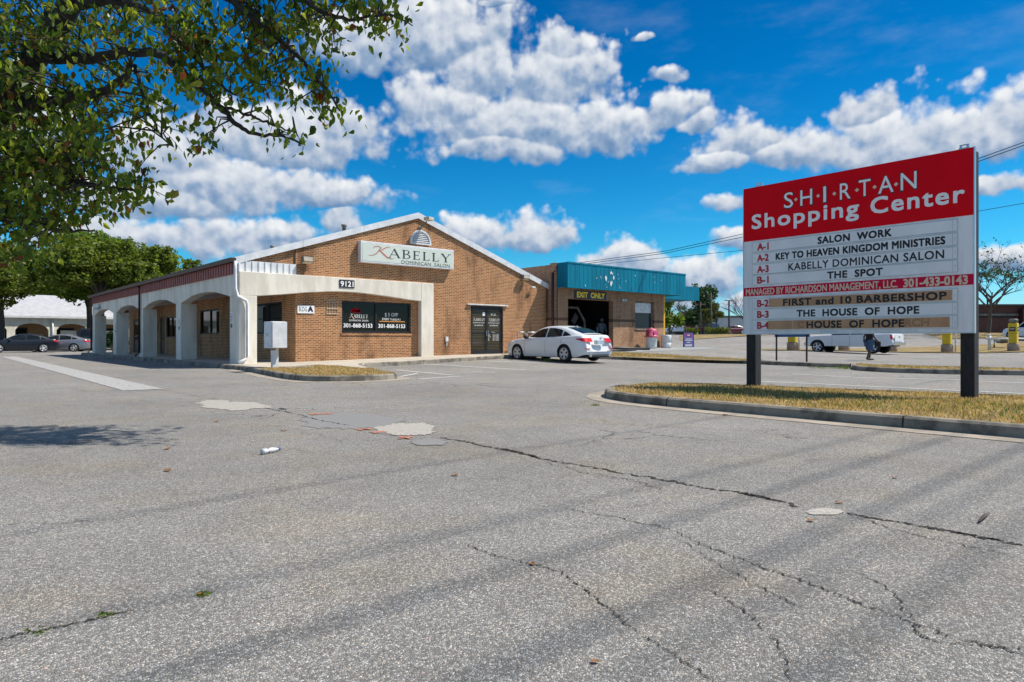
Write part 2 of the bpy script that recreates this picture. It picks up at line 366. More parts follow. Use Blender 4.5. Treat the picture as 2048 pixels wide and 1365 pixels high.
def asphalt_mat():
    m = bpy.data.materials.new('asphalt'); m.use_nodes = True; t = NT(m.node_tree); b = t.n['Principled BSDF']
    V = t.new('ShaderNodeTexCoord').outputs['Object']
    cell = t.voro(V, 118, 'F1', 1); sc = t.new('ShaderNodeSeparateColor'); t.put(sc.inputs[0], cell)
    stone = t.ramp(sc.outputs[0], [(0, (.04, .039, .037)), (.3, (.14, .136, .128)), (.6, (.27, .26, .243)), (.85, (.43, .41, .38)), (1, (.62, .58, .53))])
    edge = t.voro(V, 118, 'DISTANCE_TO_EDGE')
    hue = t.ramp(sc.outputs[1], [(0, (.93, .98, 1.06)), (.55, (1, 1, 1)), (.8, (1.02, 1.0, .96)), (.93, (1.12, .98, .84)), (1, (1.16, .90, .80))])
    stone = t.mix(1.0, stone, hue, 'MULTIPLY')
    stone = t.mix(t.step(edge, .02, .14), (.055, .053, .05), stone)
    fine = t.noise(V, 300, 3, .7)
    stone = t.mix(.35, stone, t.ramp(fine, [(.32, (.06, .058, .055)), (.68, (.44, .425, .395))]))
    big = t.noise(V, .32, 5, .6); mid = t.noise(V, 2.2, 5, .65)
    tone = t.m('ADD', t.m('MULTIPLY', t.m('SUBTRACT', big, .5), .9), t.m('MULTIPLY', t.m('SUBTRACT', mid, .5), .55))
    tone = t.m('ADD', tone, 1.22)
    c = t.vm('SCALE', stone); c.node.inputs['Scale'].default_value = 1; t.l.new(tone, c.node.inputs['Scale'])
    warm = t.step(t.noise(V, .9, 4, .6), .45, .7)
    c = t.mix(warm, t.mix(1.0, c, (.97, .98, .99), 'MULTIPLY'), t.mix(1.0, c, (1.06, 1.0, .92), 'MULTIPLY'))
    # oil spots, hairline cracks where the surface has aged
    spot = t.step(t.noise(V, .8, 3, .5), .70, .80)
    c = t.mix(t.m('MULTIPLY', spot, .6), c, (.05, .05, .052))
    wv = t.vm('ADD', V, t.vm('SCALE', t.noise(V, 1.6, 4, .6, 0, 1))); wv.node.inputs[1].default_value = (0, 0, 0)
    W = t.vm('MULTIPLY_ADD', t.noise(V, 1.5, 5, .65, 0, 1), (1.1, 1.1, 0), V)
    ce = t.voro(W, .55, 'DISTANCE_TO_EDGE')
    aged = t.step(t.noise(V, .35, 3, .5), .5, .6)
    cr = t.m('MULTIPLY', t.step(ce, .0, .009, 1, 0), aged)
    c = t.mix(t.m('MULTIPLY', cr, .75), c, (.03, .028, .026))
    t.l.new(c, b.inputs['Base Color']); b.inputs['Roughness'].default_value = .85; b.inputs['Specular IOR Level'].default_value = .3
    bn = t.new('ShaderNodeBump'); bn.inputs['Strength'].default_value = .7; bn.inputs['Distance'].default_value = .006
    t.l.new(t.m('ADD', sc.outputs[0], t.m('MULTIPLY', edge, 2.0)), bn.inputs['Height']); t.l.new(bn.outputs[0], b.inputs['Normal'])
    return m
def brick_mat(name, c1, c2, mort, diaper=False, dark=(.09, .05, .035), w=.2, h=.0677):
    m = bpy.data.materials.new(name); m.use_nodes = True; t = NT(m.node_tree); b = t.n['Principled BSDF']
    V = t.new('ShaderNodeTexCoord').outputs['Object']; sx_ = t.new('ShaderNodeSeparateXYZ'); t.put(sx_.inputs[0], V)
    u = t.m('ADD', sx_.outputs[0], sx_.outputs[1])
    cb = t.new('ShaderNodeCombineXYZ'); t.put(cb.inputs[0], u); t.put(cb.inputs[1], sx_.outputs[2])
    br = t.new('ShaderNodeTexBrick'); t.put(br.inputs['Vector'], cb.outputs[0])
    for k, v in (('Color1', (*c1, 1)), ('Color2', (*c2, 1)), ('Mortar', (*mort, 1)), ('Scale', 1.0), ('Mortar Size', .010), ('Mortar Smooth', .2), ('Bias', -.1), ('Brick Width', w), ('Row Height', h)): br.inputs[k].default_value = v
    c = br.outputs['Color']
    if diaper:                          # diagonal lattice of dark headers
        a = t.m('PINGPONG', t.m('ADD', t.m('FLOOR', t.m('DIVIDE', u, w / 2)), t.m('FLOOR', t.m('DIVIDE', sx_.outputs[2], h))), 1.0)
        f = t.m('LESS_THAN', a, .5)
        f = t.m('MULTIPLY', f, t.m('SUBTRACT', 1.0, br.outputs['Fac']))
        f = t.m('MULTIPLY', f, t.step(sx_.outputs[2], 1.5, 1.52))
        c = t.mix(t.m('MULTIPLY', f, .6), c, dark)
        band = t.m('MULTIPLY', t.m('GREATER_THAN', sx_.outputs[2], 1.5), t.m('LESS_THAN', sx_.outputs[2], 1.64))
        c = t.mix(t.m('MULTIPLY', band, .8), c, dark)
    st = t.step(t.noise(t.vm('MULTIPLY', V, (1, 1, .35)), 1.1, 6, .65), .47, .70)
    c = t.mix(t.m('MULTIPLY', st, .7), c, (.12, .06, .032))
    drip = t.m('MULTIPLY', t.step(t.noise(t.vm('MULTIPLY', V, (2.2, 2.2, .12)), 1.6, 5, .65), .55, .72), t.step(t.noise(V, .5, 3, .6), .45, .6))
    c = t.mix(t.m('MULTIPLY', drip, .6), c, (.14, .05, .03))
    pale = t.step(t.noise(V, 2.3, 5, .6), .56, .75)
    c = t.mix(t.m('MULTIPLY', pale, .22), c, (.5, .36, .24))
    t.l.new(c, b.inputs['Base Color']); b.inputs['Roughness'].default_value = .88; b.inputs['Specular IOR Level'].default_value = .2
    bn = t.new('ShaderNodeBump'); bn.inputs['Strength'].default_value = .6; bn.inputs['Distance'].default_value = .008; bn.invert = True
    t.l.new(br.outputs['Fac'], bn.inputs['Height']); t.l.new(bn.outputs[0], b.inputs['Normal'])
    return m
def leaf_mat(name, stops, trans=.35, rough=.5):
    m = bpy.data.materials.new(name); m.use_nodes = True; t = NT(m.node_tree); b = t.n['Principled BSDF']
    r = t.new('ShaderNodeNewGeometry').outputs['Random Per Island']
    c = t.ramp(r, stops); t.l.new(c, b.inputs['Base Color']); b.inputs['Roughness'].default_value = rough; b.inputs['Specular IOR Level'].default_value = .35
    tr = t.new('ShaderNodeBsdfTranslucent'); t.l.new(t.mix(1.0, c, (1.5, 1.6, .7), 'MULTIPLY'), tr.inputs[0])
    mx = t.new('ShaderNodeMixShader'); mx.inputs[0].default_value = trans
    t.l.new(b.outputs[0], mx.inputs[1]); t.l.new(tr.outputs[0], mx.inputs[2]); t.l.new(mx.outputs[0], t.n['Material Output'].inputs[0])
    return m
def glass_mat(name, col=(.006, .007, .008), blinds=0.0, bcol=(.10, .095, .085), rough=.03, period=.05):
    m = bpy.data.materials.new(name); m.use_nodes = True; t = NT(m.node_tree); b = t.n['Principled BSDF']
    b.inputs['Base Color'].default_value = (*col, 1); b.inputs['Roughness'].default_value = rough; b.inputs['Specular IOR Level'].default_value = .2
    if blinds:
        V = t.new('ShaderNodeTexCoord').outputs['Object']; s = t.new('ShaderNodeSeparateXYZ'); t.put(s.inputs[0], V)
        f = t.m('PINGPONG', s.outputs[2], period / 2); f = t.step(f, period * .12, period * .34)
        t.l.new(t.mix(t.m('MULTIPLY', f, blinds), col, bcol), b.inputs['Base Color'])
    return m
def paint_mat(name, col, wear=.5, under=(.16, .155, .15), rough=.7, scale=9):
    """Road paint or plaster patch with worn holes."""
    m = bpy.data.materials.new(name); m.use_nodes = True; t = NT(m.node_tree); b = t.n['Principled BSDF']
    V = t.new('ShaderNodeTexCoord').outputs['Object']
    f = t.step(t.noise(V, scale, 8, .72), wear - .08, wear + .1)
    g = t.noise(V, 90, 3, .6)
    c = t.mix(t.step(g, .35, .65), tuple(k * .72 for k in col), col)
    t.l.new(t.mix(f, c, under), b.inputs['Base Color']); b.inputs['Roughness'].default_value = rough
    return m
def car_paint(name, col, metal=0.0, rough=.3):
    m = bpy.data.materials.new(name); m.use_nodes = True; b = m.node_tree.nodes['Principled BSDF']
    b.inputs['Base Color'].default_value = (*col, 1); b.inputs['Metallic'].default_value = metal; b.inputs['Roughness'].default_value = rough
    b.inputs['Coat Weight'].default_value = .6; b.inputs['Coat Roughness'].default_value = .04
    return m
def grass_mat(name, stops, scale=14):
    m = bpy.data.materials.new(name); m.use_nodes = True; t = NT(m.node_tree); b = t.n['Principled BSDF']
    V = t.new('ShaderNodeTexCoord').outputs['Object']
    f = t.m('ADD', t.m('MULTIPLY', t.noise(V, 1.1, 4, .6), .65), t.m('MULTIPLY', t.noise(V, scale, 5, .7), .35))
    t.l.new(t.ramp(f, stops), b.inputs['Base Color']); b.inputs['Roughness'].default_value = .95; b.inputs['Specular IOR Level'].default_value = .1
    return m
M = {}
M['asphalt'] = asphalt_mat()
M['brick'] = brick_mat('brick', (.40, .168, .065), (.20, .077, .030), (.58, .405, .25))
M['brick_cw'] = brick_mat('patterned_brick', (.42, .225, .125), (.28, .13, .068), (.44, .33, .235), True)
M['brick_far'] = mat('dark_brick', (.12, .055, .045), .9, (.085, .042, .038), 3)
M['brick_tan'] = mat('tan_brick', (.34, .21, .11), .9, (.27, .16, .085), 4)
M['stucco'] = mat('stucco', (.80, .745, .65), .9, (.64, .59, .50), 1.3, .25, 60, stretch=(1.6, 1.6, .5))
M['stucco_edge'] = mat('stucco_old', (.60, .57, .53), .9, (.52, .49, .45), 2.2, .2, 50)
M['white_metal'] = mat('white_metal', (.72, .73, .75), .45, (.58, .60, .63), 3)
M['roof_white'] = mat('white_roof', (.46, .46, .48), .7, (.38, .38, .41), 2, spec=.2)
M['red_metal'] = mat('dark_red_metal', (.34, .095, .075), .55, (.26, .075, .062), 3, .0)
M['brown_metal'] = mat('brown_metal', (.055, .022, .022), .5, (.035, .018, .018), 5)
M['rail_metal'] = mat('galvanised', (.5, .51, .52), .4, (.36, .37, .39), 8, metal=.7)
M['dark_frame'] = mat('dark_frame', (.012, .014, .018), .5, (.02, .023, .03), 6, spec=.3)
M['glass'] = glass_mat('window_glass', (.005, .006, .005), .7, (.022, .02, .014))
M['glass_plain'] = glass_mat('dark_glass', (.008, .009, .01))
M['glass_door'] = glass_mat('door_glass', (.012, .011, .009), 1.0, (.085, .07, .045), period=.07)
M['glass_cw'] = glass_mat('blue_glass', (.03, .05, .055))
M['concrete'] = mat('concrete', (.50, .44, .36), .9, (.38, .345, .29), 1.4, .3, 70)
M['kerb'] = mat('old_concrete', (.27, .24, .195), .95, (.10, .09, .075), 2.6, .5, 55, lo=.4, hi=.66)
M['gutter'] = mat('gutter_concrete', (.37, .325, .26), .92, (.25, .22, .185), 2.4, .3, 60)
M['slab_grey'] = mat('grey_slab', (.30, .31, .31), .9, (.24, .25, .25), 5)
M['paint'] = paint_mat('road_paint', (.72, .72, .70), .60)
M['paint_old'] = paint_mat('worn_road_paint', (.46, .45, .43), .56, scale=11)
M['patch'] = paint_mat('cement_patch', (.45, .42, .37), .56, (.25, .24, .225), scale=22)
M['patch_grey'] = paint_mat('grey_patch', (.25, .248, .245), .54, (.20, .195, .185), scale=16)
M['crack'] = mat('crack_dirt', (.022, .02, .018), 1, (.05, .043, .035), 9)
M['orange'] = paint_mat('orange_paint', (.75, .22, .10), .52, (.17, .16, .15), scale=30)
M['white_paint'] = mat('white_paint', (.84, .87, .89), .5, (.76, .80, .83), 2, spec=.2)
M['sign_white'] = mat('sign_white', (.84, .87, .90), .5, (.70, .74, .78), 1.6, spec=.2, stretch=(1, 3, .35))
M['sign_red'] = mat('sign_red', (.78, .006, .016), .6, (.70, .005, .014), 1, spec=.06)
M['band_red'] = mat('band_red', (.66, .010, .06), .6, (.60, .010, .055), 1, spec=.1)
M['tan_panel'] = mat('tan_panel', (.56, .33, .18), .7, (.44, .25, .135), 2.2)
M['tan_faint'] = mat('faded_lettering', (.36, .21, .12), .7)
M['ink'] = mat('black_lettering', (.012, .013, .018), .5)
M['ink_red'] = mat('red_lettering', (.50, .012, .02), .5)
M['cream'] = mat('cream_lettering', (.74, .58, .44), .6)
M['white_ink'] = mat('white_lettering', (.88, .88, .88), .5)
M['orange_ink'] = mat('orange_line', (.75, .30, .05), .5)
M['swash'] = mat('copper_lettering', (.52, .16, .12), .5, (.33, .17, .12), 4)
M['greenblack'] = mat('dark_green_lettering', (.03, .05, .05), .5)
M['sign_cream'] = mat('sign_cream', (.62, .67, .60), .5, (.57, .62, .555), 1)
M['old_timber'] = mat('black_timber', (.008, .008, .010), .7, (.022, .023, .026), 7, .5, 60, stretch=(6, 6, .7))
M['teal'] = mat('teal_metal', (.002, .185, .29), .7, (.002, .135, .215), 1.3, spec=.12, stretch=(1, 1, .3))
M['peel'] = mat('peeled_white', (.66, .70, .72), .7)
M['yellow'] = mat('yellow_paint', (.70, .50, .01), .5, (.60, .42, .01), 4)
M['yellow_post'] = mat('ochre_paint', (.70, .38, .02), .5)
M['black'] = mat('black_plastic', (.014, .014, .016), .5)
M['rubber'] = mat('rubber', (.018, .018, .02), .85)
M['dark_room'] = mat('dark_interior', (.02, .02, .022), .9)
M['grime'] = mat('grimy_metal', (.20, .19, .17), .6, (.10, .095, .085), 4)
M['steel'] = mat('steel', (.55, .56, .58), .35, metal=.85)
M['pink'] = mat('pink_plastic', (.62, .10, .17), .5, (.5, .08, .14), 5)
M['white_plastic'] = mat('white_plastic', (.68, .70, .71), .5, (.5, .52, .53), 5)
M['blue_plastic'] = mat('blue_plastic', (.03, .10, .30), .45)
M['blue_sign'] = mat('blue_sign', (.02, .10, .26), .45)
M['exit_blue'] = mat('dark_blue_board', (.012, .035, .085), .6)
M['bright_yellow'] = mat('yellow_lettering', (.85, .62, .03), .5)
M['purple'] = mat('purple_print', (.24, .20, .56), .5)
M['magenta'] = mat('magenta_print', (.55, .05, .25), .5)
M['base_conc'] = mat('round_concrete', (.40, .31, .25), .95, (.28, .22, .18), 5, .3, 40)
M['bark'] = mat('bark', (.05, .042, .036), .95, (.022, .019, .017), 9, .8, 40)
M['bark_grey'] = mat('grey_bark', (.12, .10, .09), .95, (.07, .06, .055), 9, .6, 40)
M['wood_pole'] = mat('pole_timber', (.11, .085, .065), .9, (.07, .055, .045), 8)
M['wire'] = mat('cable', (.02, .02, .022), .7)
M['leaf_near'] = leaf_mat('pear_leaf', [(0, (.040, .072, .014)), (.35, (.09, .14, .02)), (.72, (.18, .23, .03)), (.90, (.30, .30, .045)), (.96, (.17, .08, .022)), (1, (.14, .03, .016))], .6, .35)
M['leaf_far'] = leaf_mat('tree_leaf', [(0, (.058, .082, .015)), (.5, (.12, .16, .025)), (1, (.22, .26, .05))], .5)
M['leaf_bright'] = leaf_mat('bright_leaf', [(0, (.05, .095, .012)), (.5, (.11, .18, .02)), (1, (.2, .28, .04))], .4)
M['leaf_dark'] = leaf_mat('evergreen_leaf', [(0, (.018, .045, .018)), (.5, (.035, .075, .03)), (1, (.06, .11, .045))], .3)
M['leaf_olive'] = leaf_mat('olive_leaf', [(0, (.06, .08, .015)), (.5, (.11, .13, .02)), (1, (.18, .18, .04))], .35)
M['leaf_fall'] = leaf_mat('fallen_leaf', [(0, (.22, .06, .03)), (.5, (.3, .12, .05)), (1, (.42, .26, .08))], .2)
M['lawn'] = grass_mat('dry_lawn', [(.28, (.09, .08, .03)), (.40, (.23, .165, .075)), (.62, (.36, .25, .125)), (.8, (.18, .14, .055))])
M['lawn_far'] = grass_mat('far_lawn', [(.3, (.13, .115, .045)), (.5, (.26, .195, .095)), (.7, (.36, .27, .14))], 6)
M['blade'] = leaf_mat('grass_blade', [(0, (.09, .085, .025)), (.10, (.19, .15, .05)), (.3, (.38, .26, .12)), (1, (.66, .47, .26))], .3, .7)
M['blade_green'] = leaf_mat('green_blade', [(0, (.05, .10, .015)), (.6, (.13, .20, .03)), (1, (.25, .27, .07))], .3, .7)
M['paint_car_white'] = car_paint('white_car_paint', (.70, .72, .74), 0, .35)
M['paint_black'] = car_paint('black_car_paint', (.006, .008, .014))
M['paint_black'].node_tree.nodes['Principled BSDF'].inputs['Coat Weight'].default_value = .25
M['paint_silver'] = car_paint('silver_car_paint', (.26, .27, .29), .5)
M['paint_maroon'] = car_paint('maroon_car_paint', (.12, .012, .02))
M['car_glass'] = glass_mat('car_glass', (.010, .014, .018), rough=.02)
M['red_lens'] = mat('red_lens', (.55, .004, .012), .3, coat=.25, spec=.3)
M['clear_lens'] = mat('clear_lens', (.6, .6, .62), .15, coat=.6)
M['chrome'] = mat('chrome', (.7, .7, .72), .15, metal=1.0)
M['plate'] = mat('plate_blue', (.25, .42, .55), .5, (.55, .62, .66), 8)
M['alloy'] = mat('alloy', (.72, .73, .75), .4, metal=.35)
M['skin_dark'] = mat('skin', (.10, .05, .032), .6)
M['denim'] = mat('denim', (.035, .075, .14), .85, (.05, .10, .18), 12)
M['shirt_black'] = mat('black_cloth', (.012, .012, .014), .9)
M['grey_cloth'] = mat('grey_cloth', (.20, .25, .32), .9, (.15, .19, .26), 8)
M['cream_wall'] = mat('cream_wall', (.55, .48, .38), .9, (.48, .42, .33), 3)
M['grey_wall'] = mat('grey_wall', (.47, .49, .50), .8, (.42, .44, .45), 1)
M['mall_red'] = mat('mall_red', (.28, .04, .05), .7)
M['mall_tan'] = mat('mall_tan', (.42, .34, .25), .9)
# ------------------------------------------------------------------ the ground
def axis_ticks(lo, hi, dense_lo, dense_hi, d):
    t = [dense_lo + d * i for i in range(int((dense_hi - dense_lo) / d) + 1)]
    s = d; x = t[-1]
    while x < hi: s *= 1.25; x += s; t.append(min(x, hi))
    s = d; x = t[0]
    while x > lo: s *= 1.25; x -= s; t.insert(0, max(x, lo))
    return t
gx = axis_ticks(-1200, 2200, 6, 60, .75); gy = axis_ticks(-1200, 2200, -4, 30, .75)
mb = MB(); mb.add([(x, y, G(x, y)) for y in gy for x in gx], [(j * len(gx) + i, j * len(gx) + i + 1, (j + 1) * len(gx) + i + 1, (j + 1) * len(gx) + i) for j in range(len(gy) - 1) for i in range(len(gx) - 1)])
mb.sm = [True] * len(mb.f)
mb.build('asphalt_ground', M['asphalt'], fix=False)['kind'] = 'structure'
def stripe(name, a, b, w, m, h=.008):
    a, b = Vector(a[:2]), Vector(b[:2]); n = (b - a).normalized(); n = Vector((-n.y, n.x)) * w / 2
    return drape(name, [tuple(a - n), tuple(b - n), tuple(b + n), tuple(a + n)], h, m, step=.8)
stripe('wide_white_band', (3.3, 15.05), (3.75, 50), .72, M['paint_old'])
for a, b in (((791, 740.6), (907, 751)), ((846.5, 728.7), (1052, 740.6)), ((976, 722), (1081, 727)), ((840, 759), (920, 753)), ((944, 745), (989, 745)), ((800, 754), (835, 748))):
    stripe('parking_line', gp(*a), gp(*b), .11, M['paint'])
for a, b in (((1585, 748.7), (1704, 754.5)), ((1660, 754.5), (1924, 761)), ((1924, 762), (2060, 767)), ((1490, 762), (1640, 769)), ((1640, 769), (1930, 783)), ((1960, 784), (2060, 789))):
    stripe('parking_line', gp(*a), gp(*b), .11, M['paint'])
def jag(pts, amp, n):
    out = []
    for a, b in zip(pts[:-1], pts[1:]):
        a, b = Vector(a[:2]), Vector(b[:2]); d = (b - a); nn = Vector((-d.y, d.x)).normalized()
        for k in range(n * 2): out.append(a + d * k / (n * 2) + nn * rnd.uniform(-amp, amp))
    out.append(Vector(pts[-1][:2])); return out
def crack(px_pts, w, amp=.03, n=7):
    pts = jag([gp(*p) for p in px_pts], amp, n); mb = MB(); L = []; R_ = []
    for i, p in enumerate(pts):
        t = (pts[min(i + 1, len(pts) - 1)] - pts[max(i - 1, 0)]).normalized(); nn = Vector((-t.y, t.x))
        k = w * .62 * rnd.uniform(.15, 1.5) * min(1, i / 3 + .2, (len(pts) - 1 - i) / 3 + .2); z = G(p.x, p.y) + .004
        a = p + nn * k * rnd.uniform(.3, .7); b = p - nn * k * rnd.uniform(.3, .7); L.append((a.x, a.y, z)); R_.append((b.x, b.y, z))
    m = len(L); mb.add(L + R_, [(i, i + 1, m + i + 1, m + i) for i in range(m - 1)])
    mb.build('pavement_crack', M['crack'])['kind'] = 'structure'
crack([(520, 814), (560, 822), (600, 830), (640, 842), (700, 852)], .035)
crack([(560, 817), (572, 820)], .12)
crack([(880, 876), (930, 884), (985, 896), (1030, 904), (1085, 918), (1150, 930), (1300, 956), (1400, 974), (1500, 990), (1600, 1014)], .045, .035, 10)
crack([(1000, 898), (1040, 906), (1080, 917)], .07, .03, 8)
crack([(1690, 1027), (1760, 1040), (1860, 1056), (1940, 1072), (2060, 1094)], .032, .02, 10)
crack([(1860, 1056), (1950, 1073), (2010, 1083)], .04, .015, 8)
crack([(1480, 986), (1530, 997), (1570, 1006)], .045, .015, 8)
crack([(1130, 1018), (1200, 1030), (1310, 1052), (1340, 1060)], .012, .02)
crack([(1340, 1060), (1440, 1105), (1540, 1140), (1650, 1178), (1720, 1210), (1830, 1248), (1900, 1275), (2060, 1312)], .012, .018, 9)
crack([(1830, 1248), (1838, 1272), (1870, 1284), (1960, 1292), (2060, 1300)], .010, .012, 8)
crack([(930, 1090), (990, 1112), (1060, 1128), (1120, 1145), (1180, 1185), (1230, 1230), (1262, 1256)], .010, .012, 9)
crack([(1262, 1256), (1330, 1300), (1400, 1345), (1440, 1380)], .008, .012, 7)
crack([(1350, 1075), (1420, 1120), (1520, 1175), (1600, 1215)], .007, .012, 7)
crack([(1700, 1140), (1780, 1180), (1830, 1246)], .008, .015, 7)
crack([(325, 781), (420, 798), (520, 813)], .015, .03, 6)
crack([(1010, 749), (1150, 741), (1260, 731)], .05, .05, 8)
crack([(-20, 1284), (60, 1266), (150, 1249), (270, 1220)], .012, .012, 9)
crack([(1090, 925), (1170, 946), (1270, 962), (1330, 982)], .014, .03, 9)
crack([(1700, 1030), (1790, 1062), (1900, 1086), (2060, 1120)], .010, .02, 9)
crack([(1420, 1180), (1500, 1230), (1560, 1290), (1580, 1370)], .007, .012, 8)
def puddle(name, cx_, cy_, rx, ry, m, h=.004, wob=.16, seed=1):
    r = random.Random(seed); ph = [(r.uniform(0, 6.3), r.uniform(-1, 1)) for _ in range(7)]; poly = []
    for k in range(80):
        a = 2 * pi * k / 80; q = 1 + wob * sum(c * sin((i + 2) * a + p) for i, (p, c) in enumerate(ph)) / 2.2 + r.uniform(-.11, .11)
        p = gp(cx_ + rx * cos(a) * q, cy_ + ry * sin(a) * q); poly.append((p.x, p.y))
    return drape(name, poly, h, m, step=3)
puddle('cement_patch', 472, 813, 66, 8, M['patch'], .006, seed=3)
puddle('cement_patch', 430, 806, 36, 5, M['patch'], .004, seed=4)
puddle('cement_patch', 812, 860, 64, 12, M['patch'], .006, seed=5)
puddle('cement_patch', 858, 886, 37, 6, M['patch_grey'], .006, seed=6)
puddle('cement_patch', 1650, 1025, 36, 7, M['patch'], .005, seed=8)
puddle('asphalt_patch', 700, 843, 104, 16, M['patch_grey'], .004, seed=9)
for i, (px, py) in enumerate(((628, 829.6), (652, 829), (729, 860), (811, 877), (757, 866))):
    p = gp(px, py); mb = MB(); z = .009
    for a in (rnd.uniform(0, 1), rnd.uniform(1.5, 2.4)):
        d = Vector((cos(a), sin(a), 0)) * .10; n = Vector((-sin(a), cos(a), 0)) * .022; p0 = Vector((p.x, p.y, z)); z += .003
        mb.quad(p0 - d - n, p0 + d - n, p0 + d + n, p0 - d + n)
    mb.build('survey_mark', M['orange'])['kind'] = 'structure'
# ------------------------------------------------------------------ verge under the directory sign
nose = [(8.35, -4), (8.35, 1.5), (8.33, 4), (8.36, 6.2), (8.55, 7.3), (9.0, 8.0), (9.8, 8.5), (10.7, 8.7), (11.35, 8.45), (11.85, 7.8), (12.1, 6.8), (12.5, 5), (13.0, 2.9), (13.4, 0), (13.6, -4)]
ln = smooth_line(nose)
kerb('kerb', ln, M['kerb'], .14, .17, gutter=.30, gmat=M['gutter'])
ins = inset_line(ln, .12)
drape('verge', ins, .115, M['lawn'], step=1.5)
# kerb along the arcade and round the corner verge, pavement before the shopfront
kl = smooth_line([(7.85, 53), (7.85, 40), (7.85, 30), (7.82, 24), (7.68, 21.8), (7.25, 19.2), (6.92, 17), (6.9, 15.8), (7.25, 15.05), (8.0, 14.75), (8.75, 14.85), (9.2, 15.2), (9.4, 15.9), (9.75, 17), (10.5, 18.8), (11.2, 20.7), (11.75, 21.35), (12.8, 21.5), (14.2, 21.6), (17, 22.1), (19, 22.5), (24, 22.6)])
kl = kl[::-1]
kl = [p for p in kl]
kerb('kerb', kl[::-1], M['kerb'], .15, -.17, gutter=-.0)
gl = smooth_line([(7.82, 23.3), (7.68, 21.8), (7.25, 19.2), (6.92, 17), (6.9, 15.8), (7.25, 15.05), (8.0, 14.75), (8.75, 14.85), (9.2, 15.2), (9.4, 15.9)])
mg = MB(); go_ = inset_line(gl, .34)
mg.add([q for a, b in zip(gl, go_) for q in ((*a, G(*a) + .012), (*b, G(*b) + .006))], [(i * 2, i * 2 + 1, i * 2 + 3, i * 2 + 2) for i in range(len(gl) - 1)])
mg.build('gutter', M['gutter'])['kind'] = 'structure'
kin = inset_line(kl, .06)
walk = [p for p in kin if p[1] > 21.2 and p[0] > 11] + []
pave = [(24, 24.7)] + [p for p in kin if p[0] > 11.9] + [(11.6, 21.33), (11.0, 20.3), (10.3, 18.6), (9.9, 18.4), (10.2, 20.6), (10.0, 21.35), (9.2, 21.2), (8.0, 20.6), (7.72, 21.6)] + [p for p in kin if p[0] < 8.2 and p[1] > 22] + [(10.6, 53), (10.6, 24.7)]
drape('pavement', pave, .149, M['concrete'], step=1.0)
verge2 = [(10.3, 18.6), (9.9, 18.4), (10.2, 20.6), (10.0, 21.35), (9.2, 21.2), (8.0, 20.6), (7.72, 21.6)] + [p for p in kin[::-1] if p[1] < 21.5 and p[0] < 9.0] 
corner_lawn = [(8.0, 20.6), (9.2, 21.2), (10.0, 21.35), (10.2, 20.6), (9.9, 18.4), (10.15, 18.2)] + [p for p in kin if p[1] < 18 and p[0] > 7.0 or (p[1] <= 20.6 and p[0] < 8)] 
drape('corner_verge', corner_lawn, .135, M['lawn'], step=1.2)
drape('meter_slab', [(8.35, 20.35), (9.3, 20.3), (9.35, 20.95), (8.35, 20.9)], .165, M['slab_grey'], .05)
# kerbs and verges on the far side of the parking lot
k1 = smooth_line([(22.2, 22.4), (22.7, 20.6), (24.0, 19.3), (25.1, 18.6), (25.7, 16.8), (25.8, 15.2), (25.2, 13.0), (24.9, 11.8), (25.0, 10.6)])
kerb('kerb', k1, M['kerb'], .15, -.17)
k2 = smooth_line([(25.2, 10.6), (24.0, 10.1), (22.9, 9.4), (22.3, 8.2), (22.4, 7), (22.8, 6), (23.5, 4.8), (24.2, 3), (25, -2)])
kerb('kerb', k2, M['kerb'], .15, -.17)
v1 = inset_line(k1, -.14)
dry1 = [p for p in v1 if p[1] > 14.6] + [(26.8, 14.9), (27.4, 17.5), (26.9, 20.0), (25.5, 21.8), (23.2, 22.7)]
drape('dry_verge', dry1, .13, M['lawn_far'], step=1.2)
dry2 = [p for p in inset_line(k2, -.14) if p[1] > 3.4] + [(25.6, 4.0), (24.3, 7.0), (24.6, 9.6)]
drape('dry_verge', dry2, .13, M['lawn_far'], step=1.2)
drape('carwash_apron', [(23.6, 23.95), (23.6, 22.9), (26, 22.2), (30, 22.0), (36, 22.8), (36, 27), (32, 27), (32, 23.95)], .03, M['slab_grey'], .05)
def band_px(name, pts, m, h, step=2.5): return drape(name, [tuple(at(px, dep).xy) for px, dep in pts], h, m, step=step)
band_px('roadside_verge', [(1400, 52), (1500, 51), (1600, 50.5), (1800, 50), (1950, 50), (2300, 51), (2300, 58), (1950, 57), (1700, 57), (1500, 57.5), (1400, 58)], M['lawn_far'], .06)
band_px('bank', [(1880, 64), (2400, 60), (2400, 140), (1880, 140), (1840, 92), (1850, 72)], M['lawn_far'], .05, 6)
band_px('lot_line', [(1390, 60), (1412, 64), (1415, 63.6), (1393, 59.4)], M['paint'], .03)
band_px('far_verge', [(1360, 84), (1490, 86), (1640, 84), (1640, 92), (1490, 96), (1360, 94)], M['lawn_far'], .05, 4)
